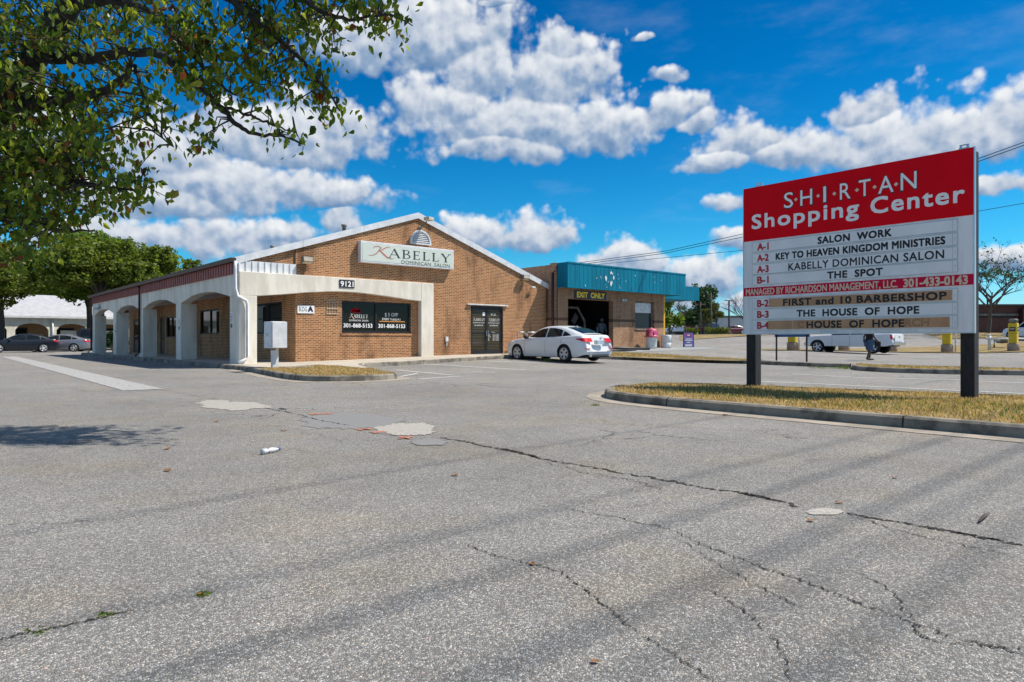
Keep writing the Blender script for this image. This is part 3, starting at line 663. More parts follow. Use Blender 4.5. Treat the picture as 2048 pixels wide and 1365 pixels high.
# ------------------------------------------------------------------ the salon building
FY = 24.5                                # brick gable plane
def roofz(x): return 3.83 + .3268 * (x - 8.25) if x < 15.8 else 6.297 - .344 * (x - 15.8)
sal = thing('salon_building', 'tan brick gabled shop building with a white stucco arcade and maroon metal band', 'building', (15.8, FY, 0))
def wall_cells(mb, ax, val, u0, u1, z0, z1, ops, depth, m=0):
    us = sorted({u0, u1, *[o[0] for o in ops], *[o[1] for o in ops]}); zs = sorted({z0, z1, *[o[2] for o in ops], *[o[3] for o in ops]})
    P_ = (lambda u, z, d=0: (val + d, u, z)) if ax == 'x' else (lambda u, z, d=0: (u, val + d, z))
    for a, b in zip(us[:-1], us[1:]):
        for c, d in zip(zs[:-1], zs[1:]):
            if not any(o[0] <= (a + b) / 2 <= o[1] and o[2] <= (c + d) / 2 <= o[3] for o in ops): mb.quad(P_(a, c), P_(b, c), P_(b, d), P_(a, d), m)
    for o in ops:
        a, b, c, d = o
        mb.quad(P_(a, c), P_(a, d), P_(a, d, depth), P_(a, c, depth), m); mb.quad(P_(b, c), P_(b, d), P_(b, d, depth), P_(b, c, depth), m)
        mb.quad(P_(a, d), P_(b, d), P_(b, d, depth), P_(a, d, depth), m); mb.quad(P_(a, c), P_(b, c), P_(b, c, depth), P_(a, c, depth), m)
WIN = (12.32, 15.48, 1.27, 2.52); DOOR = (18.62, 20.52, .3, 2.54)
XW = 10.45
side = []
for (pl, pr, pt, pb) in ((505.6, 563.7, 603.4, 668), (400, 438.4, 617.9, 668), (320, 329.5, 633.7, 709), (332.8, 352, 633, 675), (266.9, 280.5, 639, 706)):
    a = on(pr, pt, 'x', XW); b = on(pl, pt, 'x', XW); z0 = on(pr, pb, 'x', XW).z; side.append((a.y, b.y, max(z0, .12), min(a.z, 2.55)))
mb = MB(); wall_cells(mb, 'y', FY, XW, 23.3, -.2, 3.3, [WIN, DOOR], .14)
mb.add([(XW, FY, 3.3), (23.3, FY, 3.3), (23.3, FY, roofz(23.3) - .03), (15.8, FY, 6.24), (XW, FY, roofz(XW) - .03)], [(0, 1, 2, 3, 4)])
mb.add([(8.36, FY + .06, 3.5), (XW, FY + .06, 3.5), (XW, FY + .06, roofz(XW) - .03), (8.36, FY + .06, roofz(8.36) - .03)], [(0, 1, 2, 3)])
wall_cells(mb, 'x', XW, FY, 51.8, -.2, 3.3, side, .14)
mb.quad((XW, 51.8, -.2), (23.3, 51.8, -.2), (23.3, 51.8, 3.6), (XW, 51.8, 3.6)); mb.quad((23.3, FY, -.2), (23.3, 51.8, -.2), (23.3, 51.8, 3.7), (23.3, FY, 3.7))
mb.box(WIN[0] - .04, WIN[1] + .04, FY - .03, FY + .1, WIN[2] - .1, WIN[2] - .005)
wall = mb.build('wall', M['brick'], sal)
mb = MB()
for y0, y1 in ((FY - .035, 52.0),):
    A_ = [(8.1, roofz(8.1)), (15.8, 6.30), (23.5, roofz(23.5))]
    top = [(x, z + .06) for x, z in A_]
    mb.prism(A_ + top[::-1], 'y', y0, y1)
roof = mb.build('roof', M['roof_white'], sal)
mb = MB()
for a, b in (((8.2, roofz(8.2)), (15.8, 6.30)), ((15.8, 6.30), (23.5, roofz(23.5)))):
    mb.prism([(a[0], a[1] - .17), (b[0], b[1] - .17), (b[0], b[1] + .075), (a[0], a[1] + .075)], 'y', FY - .085, FY - .038)
    for k in (1, 2): 
        x = a[0] + (b[0] - a[0]) * k / 3; z = a[1] + (b[1] - a[1]) * k / 3; mb.prism([(x - .012, z - .17), (x + .012, z - .165), (x + .012, z + .078), (x - .012, z + .078)], 'y', FY - .092, FY - .086)
mb.build('rake_trim', M['white_metal'], sal)
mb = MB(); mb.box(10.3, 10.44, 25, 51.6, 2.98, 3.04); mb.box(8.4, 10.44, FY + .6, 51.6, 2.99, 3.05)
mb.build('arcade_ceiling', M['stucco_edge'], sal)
# stucco canopy across the front corner, then the arcade along the side
CY0, CY1 = 24.24, 24.49
mb = MB()
arch = [(8.32, 2.55), (9.0, 2.56), (9.8, 2.64), (10.8, 2.76), (11.9, 2.85), (12.6, 2.86), (13.4, 2.82), (14.4, 2.74), (15.2, 2.66), (15.82, 2.62)]
mb.prism(arch + [(15.82, 3.40), (8.32, 3.40)], 'y', CY0, CY1)
mb.box(15.82, 16.45, CY0, CY1, -.1, 3.40)
bevel(mb.build('canopy', M['stucco'], sal), .02)
mb = MB()
cols = [(24.24, 25.25), (31.45, 32.2), (38.15, 38.95), (44.5, 45.3), (51.05, 51.8)]
poly = [(24.24, 3.34)]
for (a0, a1), (b0, b1) in zip(cols[:-1], cols[1:]):
    mid = (a1 + b0) / 2; poly += [(a1, 2.56), (a1 + .35, 2.62), (mid - 1.5, 2.80), (mid - .5, 2.86), (mid + .5, 2.86), (mid + 1.5, 2.80), (b0 - .35, 2.62), (b0, 2.56)]
full = [(24.49, 3.34), (24.49, 2.56)] + poly[1:] + [(51.8, 2.56), (51.8, 3.34)]
mb.prism(full, 'x', 8.32, 8.70)
mb.build('arcade_beam', M['stucco'], sal)
for i, (a, b) in enumerate(cols):
    mb = MB(); mb.box(8.315, 8.93 if i == 0 else 8.97, a + (0 if i else .0), b, -.1, 2.56)
    bevel(mb.build('column', M['stucco'], sal), .02)
mb = MB()
y = 24.5
mb.box(8.26, 8.30, 24.45, 51.8, 3.33, 3.78)
while y < 51.7: mb.box(8.235, 8.26, y, y + .09, 3.33, 3.78); y += .30
mb.build('metal_band', M['red_metal'], sal)
mb = MB(); mb.prism([(8.08, 3.72), (8.24, 3.72), (8.24, 3.86), (8.04, 3.86)], 'y', 24.35, 51.85)
mb.build('gutter', M['brown_metal'], sal)
mb = MB(); mb.box(8.32, XW, 24.44, 24.48, 3.40, 3.80)
x = 8.36
while x < XW - .05: mb.box(x, x + .05, 24.41, 24.44, 3.40, 3.80); x += .23
mb.build('ribbed_panel', M['white_metal'], sal)
mb = MB(); mb.tube([(8.2, 24.32, 3.75), (8.2, 24.32, 3.45), (8.2, 24.30, 2.78), (8.25, 24.22, 2.52), (8.52, 24.14, 2.36), (8.56, 24.14, 2.2), (8.56, 24.14, .42), (8.45, 24.06, .30), (8.2, 24.0, .21)], .055, 8)
mb.build('downspout', M['white_metal'], sal)
for yy in (38.55, 51.75):
    mb = MB(); mb.tube([(8.16, yy, 3.75), (8.24, yy, 3.55), (8.24, yy, .35), (8.05, yy, .17)], .05, 8); mb.build('downspout', M['brown_metal'], sal)
mb = MB()
for k in range(20):
    a0 = pi * k / 19
AC = (15.9, 5.08); AR = .5
mb.prism([(AC[0] + AR * cos(pi * k / 16), AC[1] + AR * 1.08 * sin(pi * k / 16)) for k in range(17)], 'y', FY - .05, FY - .005)
vent = mb.build('gable_vent', M['white_metal'], sal)
mb = MB()
for k in range(6):
    z = AC[1] + .06 + k * .078; hw = math.sqrt(max(.01, 1 - ((z + .02 - AC[1]) / (AR * 1.08)) ** 2)) * AR - .06
    mb.add([(AC[0] - hw, FY - .055, z + .05), (AC[0] + hw, FY - .055, z + .05), (AC[0] + hw, FY - .11, z), (AC[0] - hw, FY - .11, z), (AC[0] - hw, FY - .10, z - .012), (AC[0] + hw, FY - .10, z - .012)], [(0, 1, 2, 3), (3, 2, 5, 4)])
mb.build('louvre', M['white_metal'], vent)
mb = MB()
for k in range(16):
    a, b = pi * k / 16, pi * (k + 1) / 16
    q = lambda r, t: (AC[0] + r * cos(t), AC[1] + r * 1.08 * sin(t))
    mb.prism([q(AR + .02, a), q(AR + .02, b), q(AR - .05, b), q(AR - .05, a)], 'y', FY - .12, FY - .052)
mb.box(AC[0] - .52, AC[0] + .52, FY - .12, FY - .052, AC[1] - .05, AC[1] - .002)
mb.build('frame', M['white_metal'], vent)
def window(ax, val, o, mull, parent, gm, fm=None, rec=.09, fw=.06, name='window'):
    a, b, c, d = o; fm = fm or M['dark_frame']; mb = MB(); s = 1
    def bx(u0, u1, z0, z1, d0, d1):
        if ax == 'y': mb.box(u0, u1, val + d0, val + d1, z0, z1)
        else: mb.box(val + d0, val + d1, u0, u1, z0, z1)
    bx(a, b, c, c + fw, rec - .05, rec + .05); bx(a, b, d - fw, d, rec - .05, rec + .05)
    for u in (a, b - fw): bx(u, u + fw, c + fw, d - fw, rec - .05, rec + .05)
    for u in mull: bx(u - fw / 2, u + fw / 2, c + fw, d - fw, rec - .048, rec + .048)
    w = mb.build(name, fm, parent)
    e = sorted([a + fw, b - fw, *mull])
    for u0, u1 in zip(e[:-1], e[1:]):
        mb = MB(); bx(u0, u1, c + fw, d - fw, rec + .0, rec + .012); mb.build('pane', gm, w)
    return w
w = window('y', FY, WIN, [13.86], sal, M['glass'], fw=.085)
def kab(mb_, mk, x0, x1, zb, zt, val, m=0):
    pass
def yface(x0, sx_, z0, sz_, val): return lambda u, v: (x0 + u * sx_, val, z0 + v * sz_)
def brandmark(parent, x0, x1, zb, zt, val, ink, swash):
    """Script initial plus serif capitals filling x0..x1 on a wall facing -Y."""
    h = zt - zb; kw = (x1 - x0) * .235
    mb = MB(); swash_k(mb, yface(x0 + kw * .1, kw * .8, zb, h, val)); k = mb.build('lettering', swash, parent)
    tot = sum(SERIF[c][0] for c in 'ABELLY') + .26 * 5; s = (x1 - x0 - kw) / tot
    mb = MB(); serif_mb(mb, 'ABELLY', yface(x0 + kw, s, zb, h * .86, val - .001)); mb.build('lettering', ink, parent)
gy_ = FY + .09 - .004
p = lambda px, py: on(px, py, 'y', FY + .09)
brandmark(w, 12.68, 13.50, 1.86, 2.05, gy_, M['white_ink'], M['cream'])
for tx, xa, xb, za, zc_, hv in (('DOMINICAN  SALON', 12.68, 13.52, 1.735, 1.80, 0), ('301-868-5153', 12.44, 13.70, 1.49, 1.64, .008), ('$ 5 OFF', 14.28, 14.9, 1.96, 2.10, 0), ('EVERY TUESDAY', 14.16, 15.04, 1.80, 1.89, 0), ('301-868-5153', 13.98, 15.24, 1.49, 1.64, .008)): line(w, M['white_ink'], tx, 'y', gy_, xa, xb, za, zc_, .0, 1.0, hv)
mb = MB(); mb.box(14.02, 15.22, gy_ - .002, gy_, 1.735, 1.765); mb.build('printed_line', M['orange_ink'], w)
mb = MB()
for k in range(26): mb.lathe([(0, -.0), (rnd.uniform(.02, .05), .0), (0, .002)], (rnd.uniform(12.75, 13.15), gy_ - .003, rnd.uniform(2.1, 2.24)), 7, axis='y')
mb.build('printed_flowers', M['sign_red'], w)
# double door
a, b, c, d = DOOR; mid = (a + b) / 2
dr = MB(); dr.box(a, a + .06, FY + .03, FY + .13, c, d); dr.box(b - .06, b, FY + .03, FY + .13, c, d); dr.box(a + .06, b - .06, FY + .03, FY + .13, d - .10, d)
dframe = dr.build('door_frame', M['dark_frame'], sal)
for i, (u0, u1) in enumerate(((a + .065, mid - .004), (mid + .004, b - .065))):
    mb = MB(); z0, z1 = c + .06, d - .105
    mb.box(u0, u0 + .07, FY + .05, FY + .10, z0, z1); mb.box(u1 - .07, u1, FY + .05, FY + .10, z0, z1); mb.box(u0 + .07, u1 - .07, FY + .05, FY + .10, z0, z0 + .16); mb.box(u0 + .07, u1 - .07, FY + .05, FY + .10, z1 - .07, z1)
    mb.box(u0 + .07, u1 - .07, FY + .052, FY + .098, z0 + .93, z0 + .97)
    lf = mb.build('door', M['dark_frame'], sal)
    mb = MB(); mb.box(u0 + .07, u1 - .07, FY + .07, FY + .08, z0 + .16, z1 - .07); mb.build('pane', M['glass_door'], lf)
    hx = mid + (-.045 if i == 0 else .045)
    mb = MB(); mb.tube([(hx, FY + .05, 1.18), (hx, FY - .02, 1.18), (hx, FY - .02, 1.42), (hx, FY + .05, 1.42)], .014, 6); mb.build('handle', M['steel'], lf)
    gv = FY + .066; x0, x1 = u0 + .10, u1 - .09
    brandmark(lf, x0, x1, 1.86, 2.0, gv, M['white_ink'], M['cream'])
    line(lf, M['white_ink'], 'DOMINICAN SALON', 'y', gv, x0 + .02, x1 - .02, 1.755, 1.80); line(lf, M['white_ink'], '301-868-5153', 'y', gv, x0 + .1, x1 - .1, 1.63, 1.685)
    if i == 1:
        line(lf, M['white_ink'], '9121', 'y', gv, x0 + .16, x0 + .46, 2.12, 2.22); line(lf, M['white_ink'], 'HOURS', 'y', gv, x0 + .2, x0 + .4, 1.335, 1.365)
        for r_, dn in enumerate(('MON', 'TUES', 'WED', 'THURS', 'FRI', 'SAT', 'SUN')):
            z = 1.27 - r_ * .052
            line(lf, M['white_ink'], dn, 'y', gv, x0 + .0, None, z, z + .033); line(lf, M['white_ink'], '9:00 AM', 'y', gv, x0 + .28, x0 + .44, z, z + .033); line(lf, M['white_ink'], '7:00 PM', 'y', gv, x0 + .48, x0 + .64, z, z + .033)
    else: mb = MB(); mb.box(x1 - .12, x1 + .02, gv - .002, gv, 2.10, 2.26); mb.build('sticker', M['white_ink'], lf)
mb = MB(); mb.box(a - .22, b + .24, FY - .10, FY - .003, d + .03, d + .08); mb.build('drip_hood', M['white_metal'], sal)
# side windows and doors under the arcade
for i, o in enumerate(side):
    if i in (2, 4):
        mb = MB(); mb.box(XW + .06, XW + .11, o[0], o[1], .1, o[3]); dd = mb.build('door', M['dark_frame'], sal)
        mb = MB(); mb.box(XW + .045, XW + .057, o[0] + .15, o[1] - .15, 1.0, o[3] - .15); mb.build('pane', M['glass_plain'], dd)
    else:
        n = 2; w = window('x', XW, o, [o[0] + (o[1] - o[0]) * k / n for k in range(1, n)], sal, M['glass_plain'])
        if i == 0:
            mb = MB(); yy = o[0] + .08
            while yy < o[1] - .05: mb.tube([(XW - .02, yy, o[2] + .03), (XW - .02, yy, o[3] - .03)], .008, 4); yy += .14
            for z in (o[2] + .06, (o[2] + o[3]) / 2, o[3] - .06): mb.tube([(XW - .02, o[0] + .05, z), (XW - .02, o[1] - .05, z)], .009, 4)
            mb.build('security_bars', M['black'], w)
# vent pipes standing on the roof slope
for px, py, yy in ((688, 449, 31.0), (545, 491, 30.0)):
    p = on(px, py, 'y', yy); zb = roofz(p.x) + .03
    mb = MB(); r = .09 if px > 600 else .07; mb.lathe([(r, zb - .1), (r, p.z - .12), (r * 1.5, p.z - .12), (r * 1.5, p.z - .02), (r * .8, p.z)], (p.x, p.y, 0), 12); mb.build('vent_pipe', M['grime'], sal)
# ---- things hung on the salon
sg = thing('box_sign', 'cream shop sign box with copper script initial on the brick gable', 'sign', (15.33, FY, 4.06))
SX0, SX1, SZ0, SZ1 = 13.0, 17.5, 4.06, 4.91; SY = FY - .26
mb = MB(); mb.box(SX0, SX1, SY, FY - .012, SZ0, SZ1); bevel(mb.build('case', M['white_metal'], sg), .015)
mb = MB(); mb.box(SX0 + .07, SX1 - .07, SY - .008, SY - .001, SZ0 + .07, SZ1 - .07); fp = mb.build('face_panel', M['sign_cream'], sg)
brandmark(fp, 13.35, 17.28, 4.345, 4.76, SY - .012, M['greenblack'], M['swash'])
mb = MB(); text_mb(mb, 'DOMINICAN  SALON', 'y', SY - .012, 14.85, 17.27, 4.135, 4.27, .0, 1.06); mb.build('lettering', M['greenblack'], fp)
np_ = thing('number_plaque', 'black street number plaque on the white stucco canopy', 'number plate', (12.45, CY0, 3.02))
a0 = on(678.5, 560.5, 'y', CY0); a1 = on(708.5, 577, 'y', CY0)
mb = MB(); mb.box(a0.x, a1.x, CY0 - .025, CY0 - .001, a1.z, a0.z + .02); mb.build('plate', M['ink'], np_)
line(np_, M['white_ink'], '9121', 'y', CY0 - .028, a0.x + .05, a1.x - .05, a1.z + .05, a0.z - .04, .0, 1.0, .012)
b0 = on(594.5, 611, 'y', FY); b1 = on(628, 627.5, 'y', FY)
bs = thing('building_letter_sign', 'small white letter sign at the corner of the brick front', 'sign', ((b0.x + b1.x) / 2, FY, b1.z))
mb = MB(); mb.box(b0.x, b1.x, FY - .03, FY - .002, b1.z, b0.z); mb.build('plate', M['white_paint'], bs)
mb = MB(); w_ = b1.x - b0.x; line(bs, M['ink'], 'BLDG', 'y', FY - .033, b0.x + w_ * .08, b0.x + w_ * .55, b1.z + .07, b1.z + .23); line(bs, M['ink'], 'A', 'y', FY - .033, b0.x + w_ * .63, b0.x + w_ * .9, b1.z + .07, b1.z + .25, .0, 1.0, .03)
def wall_light(x, z, label, up=False):
    t = thing('wall_light', label, 'wall light', (x, FY, z), group='floodlights on the gable wall')
    mb = MB(); mb.box(x - .06, x + .06, FY - .12, FY - .002, z - .05, z + .07); mb.build('bracket', M['grime'], t)
    mb = MB(); mb.prism([(FY - .30, z - .06), (FY - .10, z - .13), (FY - .10, z + .12), (FY - .30, z + .13)], 'x', x - .2, x + .2); bevel(mb.build('housing', M['grime'], t), .012)
    mb = MB(); mb.add([(x - .17, FY - .305, z - .045), (x + .17, FY - .305, z - .045), (x + .17, FY - .305, z + .11), (x - .17, FY - .305, z + .11)], [(0, 1, 2, 3)]); mb.add([(x - .17, FY - .285, z - .07), (x + .17, FY - .285, z - .07), (x + .17, FY - .12, z - .128), (x - .17, FY - .12, z - .128)], [(0, 1, 2, 3)]); mb.build('lens', M['cream_wall'], t)
wall_light(10.82, 3.97, 'grey wall floodlight above the canopy beside the white ribbed panel')
wall_light(21.75, 3.97, 'grey wall floodlight high on the brick right of the shop door')
t = thing('flood_light', 'pale floodlight on a short arm at the peak of the gable', 'floodlight', (15.95, FY, 5.7))
mb = MB(); mb.tube([(15.9, FY, 5.72), (15.92, FY - .28, 5.8), (16.0, FY - .4, 5.98)], .03, 8); mb.box(15.83, 15.97, FY - .04, FY - .001, 5.66, 5.8); mb.build('arm', M['grime'], t)
mb = MB(); mb.box(15.86, 16.2, FY - .66, FY - .36, 6.0, 6.14, rz=.3); bevel(mb.build('housing', M['cream_wall'], t), .02)
p = on(1062, 576, 'y', FY); t = thing('security_camera', 'tiny white camera under the right eave of the brick gable', 'camera', tuple(p))
mb = MB(); mb.tube([(p.x, FY, p.z), (p.x, FY - .15, p.z + .02)], .018, 6); mb.build('arm', M['white_plastic'], t)
mb = MB(); mb.lathe([(0, -.12), (.05, -.11), (.05, .1), (0, .11)], (p.x, FY - .17, p.z), 10, axis='x'); mb.build('body', M['white_plastic'], t)
mb = MB(); mb.box(17.22, 17.36, FY - .06, FY - .002, .92, 1.13); mb.box(17.27, 17.31, FY - .04, FY - .003, .72, .92); tag(bevel(mb.build('outlet_box', M['white_plastic']), .01), 'small white outlet box low on the brick between canopy and door', 'box')
mb = MB(); x0 = 11.68
for q in range(5): mb.tube([(x0 + q * .11, FY - .02, 2.0), (x0 + q * .11 + .02, FY - .02, 2.45)], .012, 4)
for z in (2.0, 2.2, 2.45): mb.tube([(x0, FY - .025, z), (x0 + .46, FY - .025, z)], .012, 4)
mb.tube([(x0 + .23 + .2 * cos(k * pi / 6), FY - .02, 2.45 + .1 * sin(k * pi / 6)) for k in range(7)], .012, 4)
tag(mb.build('wire_wall_rack', M['cream_wall']), 'pale wire rack fixed to the brick left of the phone number window', 'rack')
# narrow notices on the arcade columns
for i, (yy, lab) in enumerate(((25.0, 'narrow notice on the corner arcade column behind the white downspout'), (31.62, 'narrow notice on the second arcade column from the corner'), (44.6, 'narrow notice on the fourth arcade column from the corner'))):
    t = thing('column_notice', lab, 'notice', (8.31, yy, 1.9), group='notices on the arcade columns')
    mb = MB(); mb.box(8.295, 8.312, yy - .09, yy + .09, 1.42, 2.0); mb.build('plate', M['white_paint'], t)
    mb = MB(); mb.box(8.291, 8.294, yy - .08, yy + .08, 1.43, 1.58)
    for k, (z, w_) in enumerate(((1.9, .05), (1.82, .07), (1.77, .06), (1.70, .07), (1.64, .05))): mb.box(8.291, 8.294, yy - w_, yy + w_, z, z + .025)
    mb.build('print', M['ink'], t)
t = thing('camera_light', 'white twin security light near the far end of the arcade', 'security light', (8.3, 49.2, 3.05))
mb = MB(); mb.box(8.2, 8.31, 49.1, 49.3, 2.95, 3.25); mb.lathe([(0, -.1), (.09, -.09), (.07, .1), (0, .1)], (8.14, 49.05, 2.95), 10, axis='x'); mb.lathe([(0, -.1), (.09, -.09), (.07, .1), (0, .1)], (8.14, 49.4, 2.95), 10, axis='x'); mb.build('lamp', M['white_plastic'], t)
# hoop guards and gas pipe by the wall
t = thing('pipe_guard', 'low pale pipe hoop guards against the brick wall behind the white sedan', 'guard rail', (21.9, 24.1, .35))
for q, (pa, pb) in enumerate(((1036, 1051), (1053.5, 1075))):
    A1 = on(pa, 662, 'y', 24.1); B1 = on(pb, 660, 'y', 24.1)
    mb = MB(); mb.tube([(A1.x, 24.1, .3), (A1.x, 24.1, 1.28), (A1.x + .07, 24.1, 1.36), (B1.x - .07, 24.1, 1.36), (B1.x, 24.1, 1.28), (B1.x, 24.1, .3)], .03, 8); mb.build('hoop', M['rail_metal'], t)
# steel meter cabinet on its post
mc = thing('meter_cabinet', 'pale grey meter cabinet on a square post at the verge corner', 'utility box', (8.2, 20.75, .15))
mb = MB(); mb.box(8.10, 8.28, 20.68, 20.84, .1, .78); mb.build('post', M['white_metal'], mc)
mb = MB(); mb.box(7.98, 8.42, 20.50, 21.10, .74, 1.56); bevel(mb.build('cabinet', M['white_metal'], mc), .012)
mb = MB(); mb.box(8.0, 8.46, 20.455, 20.495, .75, 1.55); mb.box(7.93, 7.975, 20.8, 20.86, 1.1, 1.2); bevel(mb.build('door', M['white_metal'], mc), .01)
mb = MB(); mb.box(8.02, 8.14, 20.56, 20.7, .68, .735); mb.build('conduit_box', M['grime'], mc)
# ------------------------------------------------------------------ the car wash next door
CW = 23.95; CX0, CX1 = 23.42, 32.05; GZ = .5
cw = thing('car_wash_building', 'patterned brick car wash with a peeling teal metal fascia', 'building', (27.7, CW, .45))
OP = (24.28, 27.68, -.2, 3.05); CWIN = (29.5, 31.2, 1.62, 3.12)
mb = MB(); wall_cells(mb, 'y', CW, CX0, CX1, -.2, 3.75, [OP, CWIN], .3)
wall_cells(mb, 'x', CX0, CW, 40, -.2, 4.7, [], .1); wall_cells(mb, 'x', CX1, CW + .001, 40, -.2, 3.75, [(25.5, 28.5, 1.2, 3.1)], .2)
mb.quad((CX0, 40, -.2), (CX1, 40, -.2), (CX1, 40, 3.7), (CX0, 40, 3.7))
mb.box(CX0 + .002, CX0 + .42, CW - .002, CW + .4, 3.6, 4.78)
mb.build('wall', M['brick_cw'], cw)
mb = MB(); mb.box(CX0, CX1, CW + .45, 39.9, 3.70, 3.78); mb.build('roof', M['grime'], cw)
FYc = 23.2; fx0, fx1 = 23.5, 33.1
fs_ = MB(); fs_.box(fx0, fx1, FYc, FYc + .06, 3.55, 4.76); fs_.box(fx0, fx0 + .06, FYc + .06, CW + .3, 3.55, 4.76); fs_.box(fx1 - .06, fx1, FYc + .06, 30, 3.55, 4.76); fs_.box(fx0 + .06, fx1 - .06, FYc + .06, CW + .3, 3.58, 3.62)
fs_.box(fx0 - .02, fx1 + .02, FYc - .03, FYc - .003, 3.52, 3.58); fs_.box(fx0 - .02, fx1 + .02, FYc - .02, FYc - .003, 4.70, 4.78)
x = fx0 + .2
while x < fx1 - .1: fs_.box(x, x + .012, FYc - .008, FYc - .001, 3.585, 4.695); x += .305
fas = fs_.build('fascia', M['teal'], cw)
r = random.Random(11); mb = MB()
for k in range(24):
    u = r.uniform(.1, .85) * (fx1 - fx0) + fx0 if k > 8 else fx0 + (fx1 - fx0) * (.25 + .02 * k + r.uniform(0, .08)); z = r.uniform(3.66, 4.5); s = r.uniform(.012, .032) if k > 3 else r.uniform(.06, .10); n = 7
    ring = [(u + s * r.uniform(.5, 1.1) * cos(2 * pi * q / n), FYc - .017 - k * .0001, z + s * r.uniform(.7, 1.9) * sin(2 * pi * q / n)) for q in range(n)]; mb.add(ring, [tuple(range(n))])
mb.build('peeled_paint', M['peel'], fas)
mb = MB(); mb.box(33.0, 39.2, 26.4, 26.46, 3.62, 4.50); mb.box(39.14, 39.2, 26.46, 33, 3.62, 4.50); mb.box(33.0, 39.14, 26.46, 33, 3.62, 3.68); mb.box(33.0, 39.2, 26.36, 26.398, 3.60, 3.66)
mb.build('side_canopy', M['teal'], cw)
p0 = on(1328.5, 620, 'y', 24.1)
mb = MB(); mb.box(32.4, 32.58, 24.25, 24.43, .2, 3.6); mb.build('canopy_post', M['yellow_post'], cw)
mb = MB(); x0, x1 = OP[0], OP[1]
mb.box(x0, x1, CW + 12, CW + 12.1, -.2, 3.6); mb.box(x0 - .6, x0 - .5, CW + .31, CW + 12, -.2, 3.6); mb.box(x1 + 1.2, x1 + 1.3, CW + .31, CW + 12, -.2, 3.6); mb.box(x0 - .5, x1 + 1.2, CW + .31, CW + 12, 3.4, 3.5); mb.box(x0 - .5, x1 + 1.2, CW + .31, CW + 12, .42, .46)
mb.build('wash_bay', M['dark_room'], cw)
w = window('y', CW, CWIN, [], cw, M['glass_cw'], M['grime'], rec=.2, fw=.07)
mb = MB(); mb.box(CWIN[0] + .08, CWIN[1] - .08, CW + .185, CW + .199, 2.5, 3.04); mb.build('blind', M['white_plastic'], w)
mb = MB(); mb.box(CWIN[0] - .03, CWIN[1] + .03, CW - .04, CW + .15, CWIN[2] - .09, CWIN[2] - .01); mb.build('sill', M['kerb'], cw)
mb = MB(); mb.tube([(CX0 - .06, CW + .15, 4.3), (CX0 - .06, CW + .15, .3)], .06, 8); mb.tube([(CX0 + .02, CW - .09, 3.5), (CX0 + .02, CW - .09, .3)], .025, 6); mb.tube([(CX0 - .06, CW + .15, 4.25), (CX0 + .1, CW - .1, 4.6), (CX0 + .5, FYc - .03, 4.72)], .025, 6); mb.build('downpipe', M['brown_metal'], cw)
p = on(1062, 538, 'y', 30); mb = MB(); mb.lathe([(.22, 3.7), (.22, p.z - .15), (.34, p.z - .15), (.34, p.z - .02), (.15, p.z + .02)], (p.x, 30, 0), 14); mb.build('roof_vent', M['rail_metal'], cw)
mb = MB(); mb.box(24.0, 26.6, 40.2, 40.4, 4.0, 4.6); A1 = on(1052, 541, 'y', 32); B1 = on(1100, 537, 'y', 32)
mb = MB(); mb.prism([(A1.x, 3.6), (B1.x + .4, 3.6), (B1.x + .4, B1.z + .12), (B1.x - .2, B1.z), (A1.x, A1.z)], 'y', 31.5, 38); mb.build('raised_roof', M['brick_cw'], cw)
mb = MB(); mb.box(A1.x, B1.x + .2, 31.44, 31.5, A1.z - .16, A1.z - .02); mb.build('roof_trim', M['red_metal'], cw)
# gantry arches seen inside the bay
t = thing('wash_gantry', 'grimy arched pipe gantry inside the dark wash bay', 'car wash gantry', (26, 26, .45))
for y, xa, xb in ((25.4, 24.5, 27.0), (27.6, 24.9, 26.9)):
    mb = MB(); mb.tube([(xa, y, .45), (xa, y, 2.1), (xa + .5, y, 2.72), (xb - .55, y, 2.72), (xb, y, 2.0), (xb, y, .45)], .07, 8); mb.build('arch', M['grime'], t)
mb = MB(); mb.box(24.25, 24.7, 25.0, 25.3, 2.3, 2.75); bevel(mb.build('spray_head', M['grime'], t), .03)
mb = MB(); mb.prism([(25.9, 2.0), (26.15, 1.8), (26.45, 2.2), (26.2, 2.45)], 'y', 25.3, 25.4); o = mb.build('brush_pad', M['brown_metal'], t)
e0 = on(1150, 583, 'y', CW - .06); e1 = on(1213, 599, 'y', CW - .06)
ex = thing('exit_sign', 'dark blue sign with yellow letters over the wash bay opening', 'sign', ((e0.x + e1.x) / 2, CW, 3.06))
mb = MB(); mb.box(e0.x, e1.x, CW - .05, CW - .003, 3.08, 3.47); mb.build('board', M['exit_blue'], ex)
line(ex, M['bright_yellow'], 'EXIT  ONLY', 'y', CW - .054, e0.x + .16, e1.x - .14, 3.15, 3.41, .0, 1.0, .035)
p = on(1243, 598, 'y', CW); mb = MB(); mb.box(p.x, p.x + .45, CW - .02, CW - .002, p.z - .17, p.z + .02); t = thing('number_plate', 'small pale number plate on the patterned brick pier', 'number plate', (p.x, CW, p.z)); mb.build('plate', M['grime'], t)
mb = MB(); text_mb(mb, '9119', 'y', CW - .024, p.x + .05, p.x + .4, p.z - .14, p.z - .01, .03); mb.build('lettering', M['white_ink'], t)
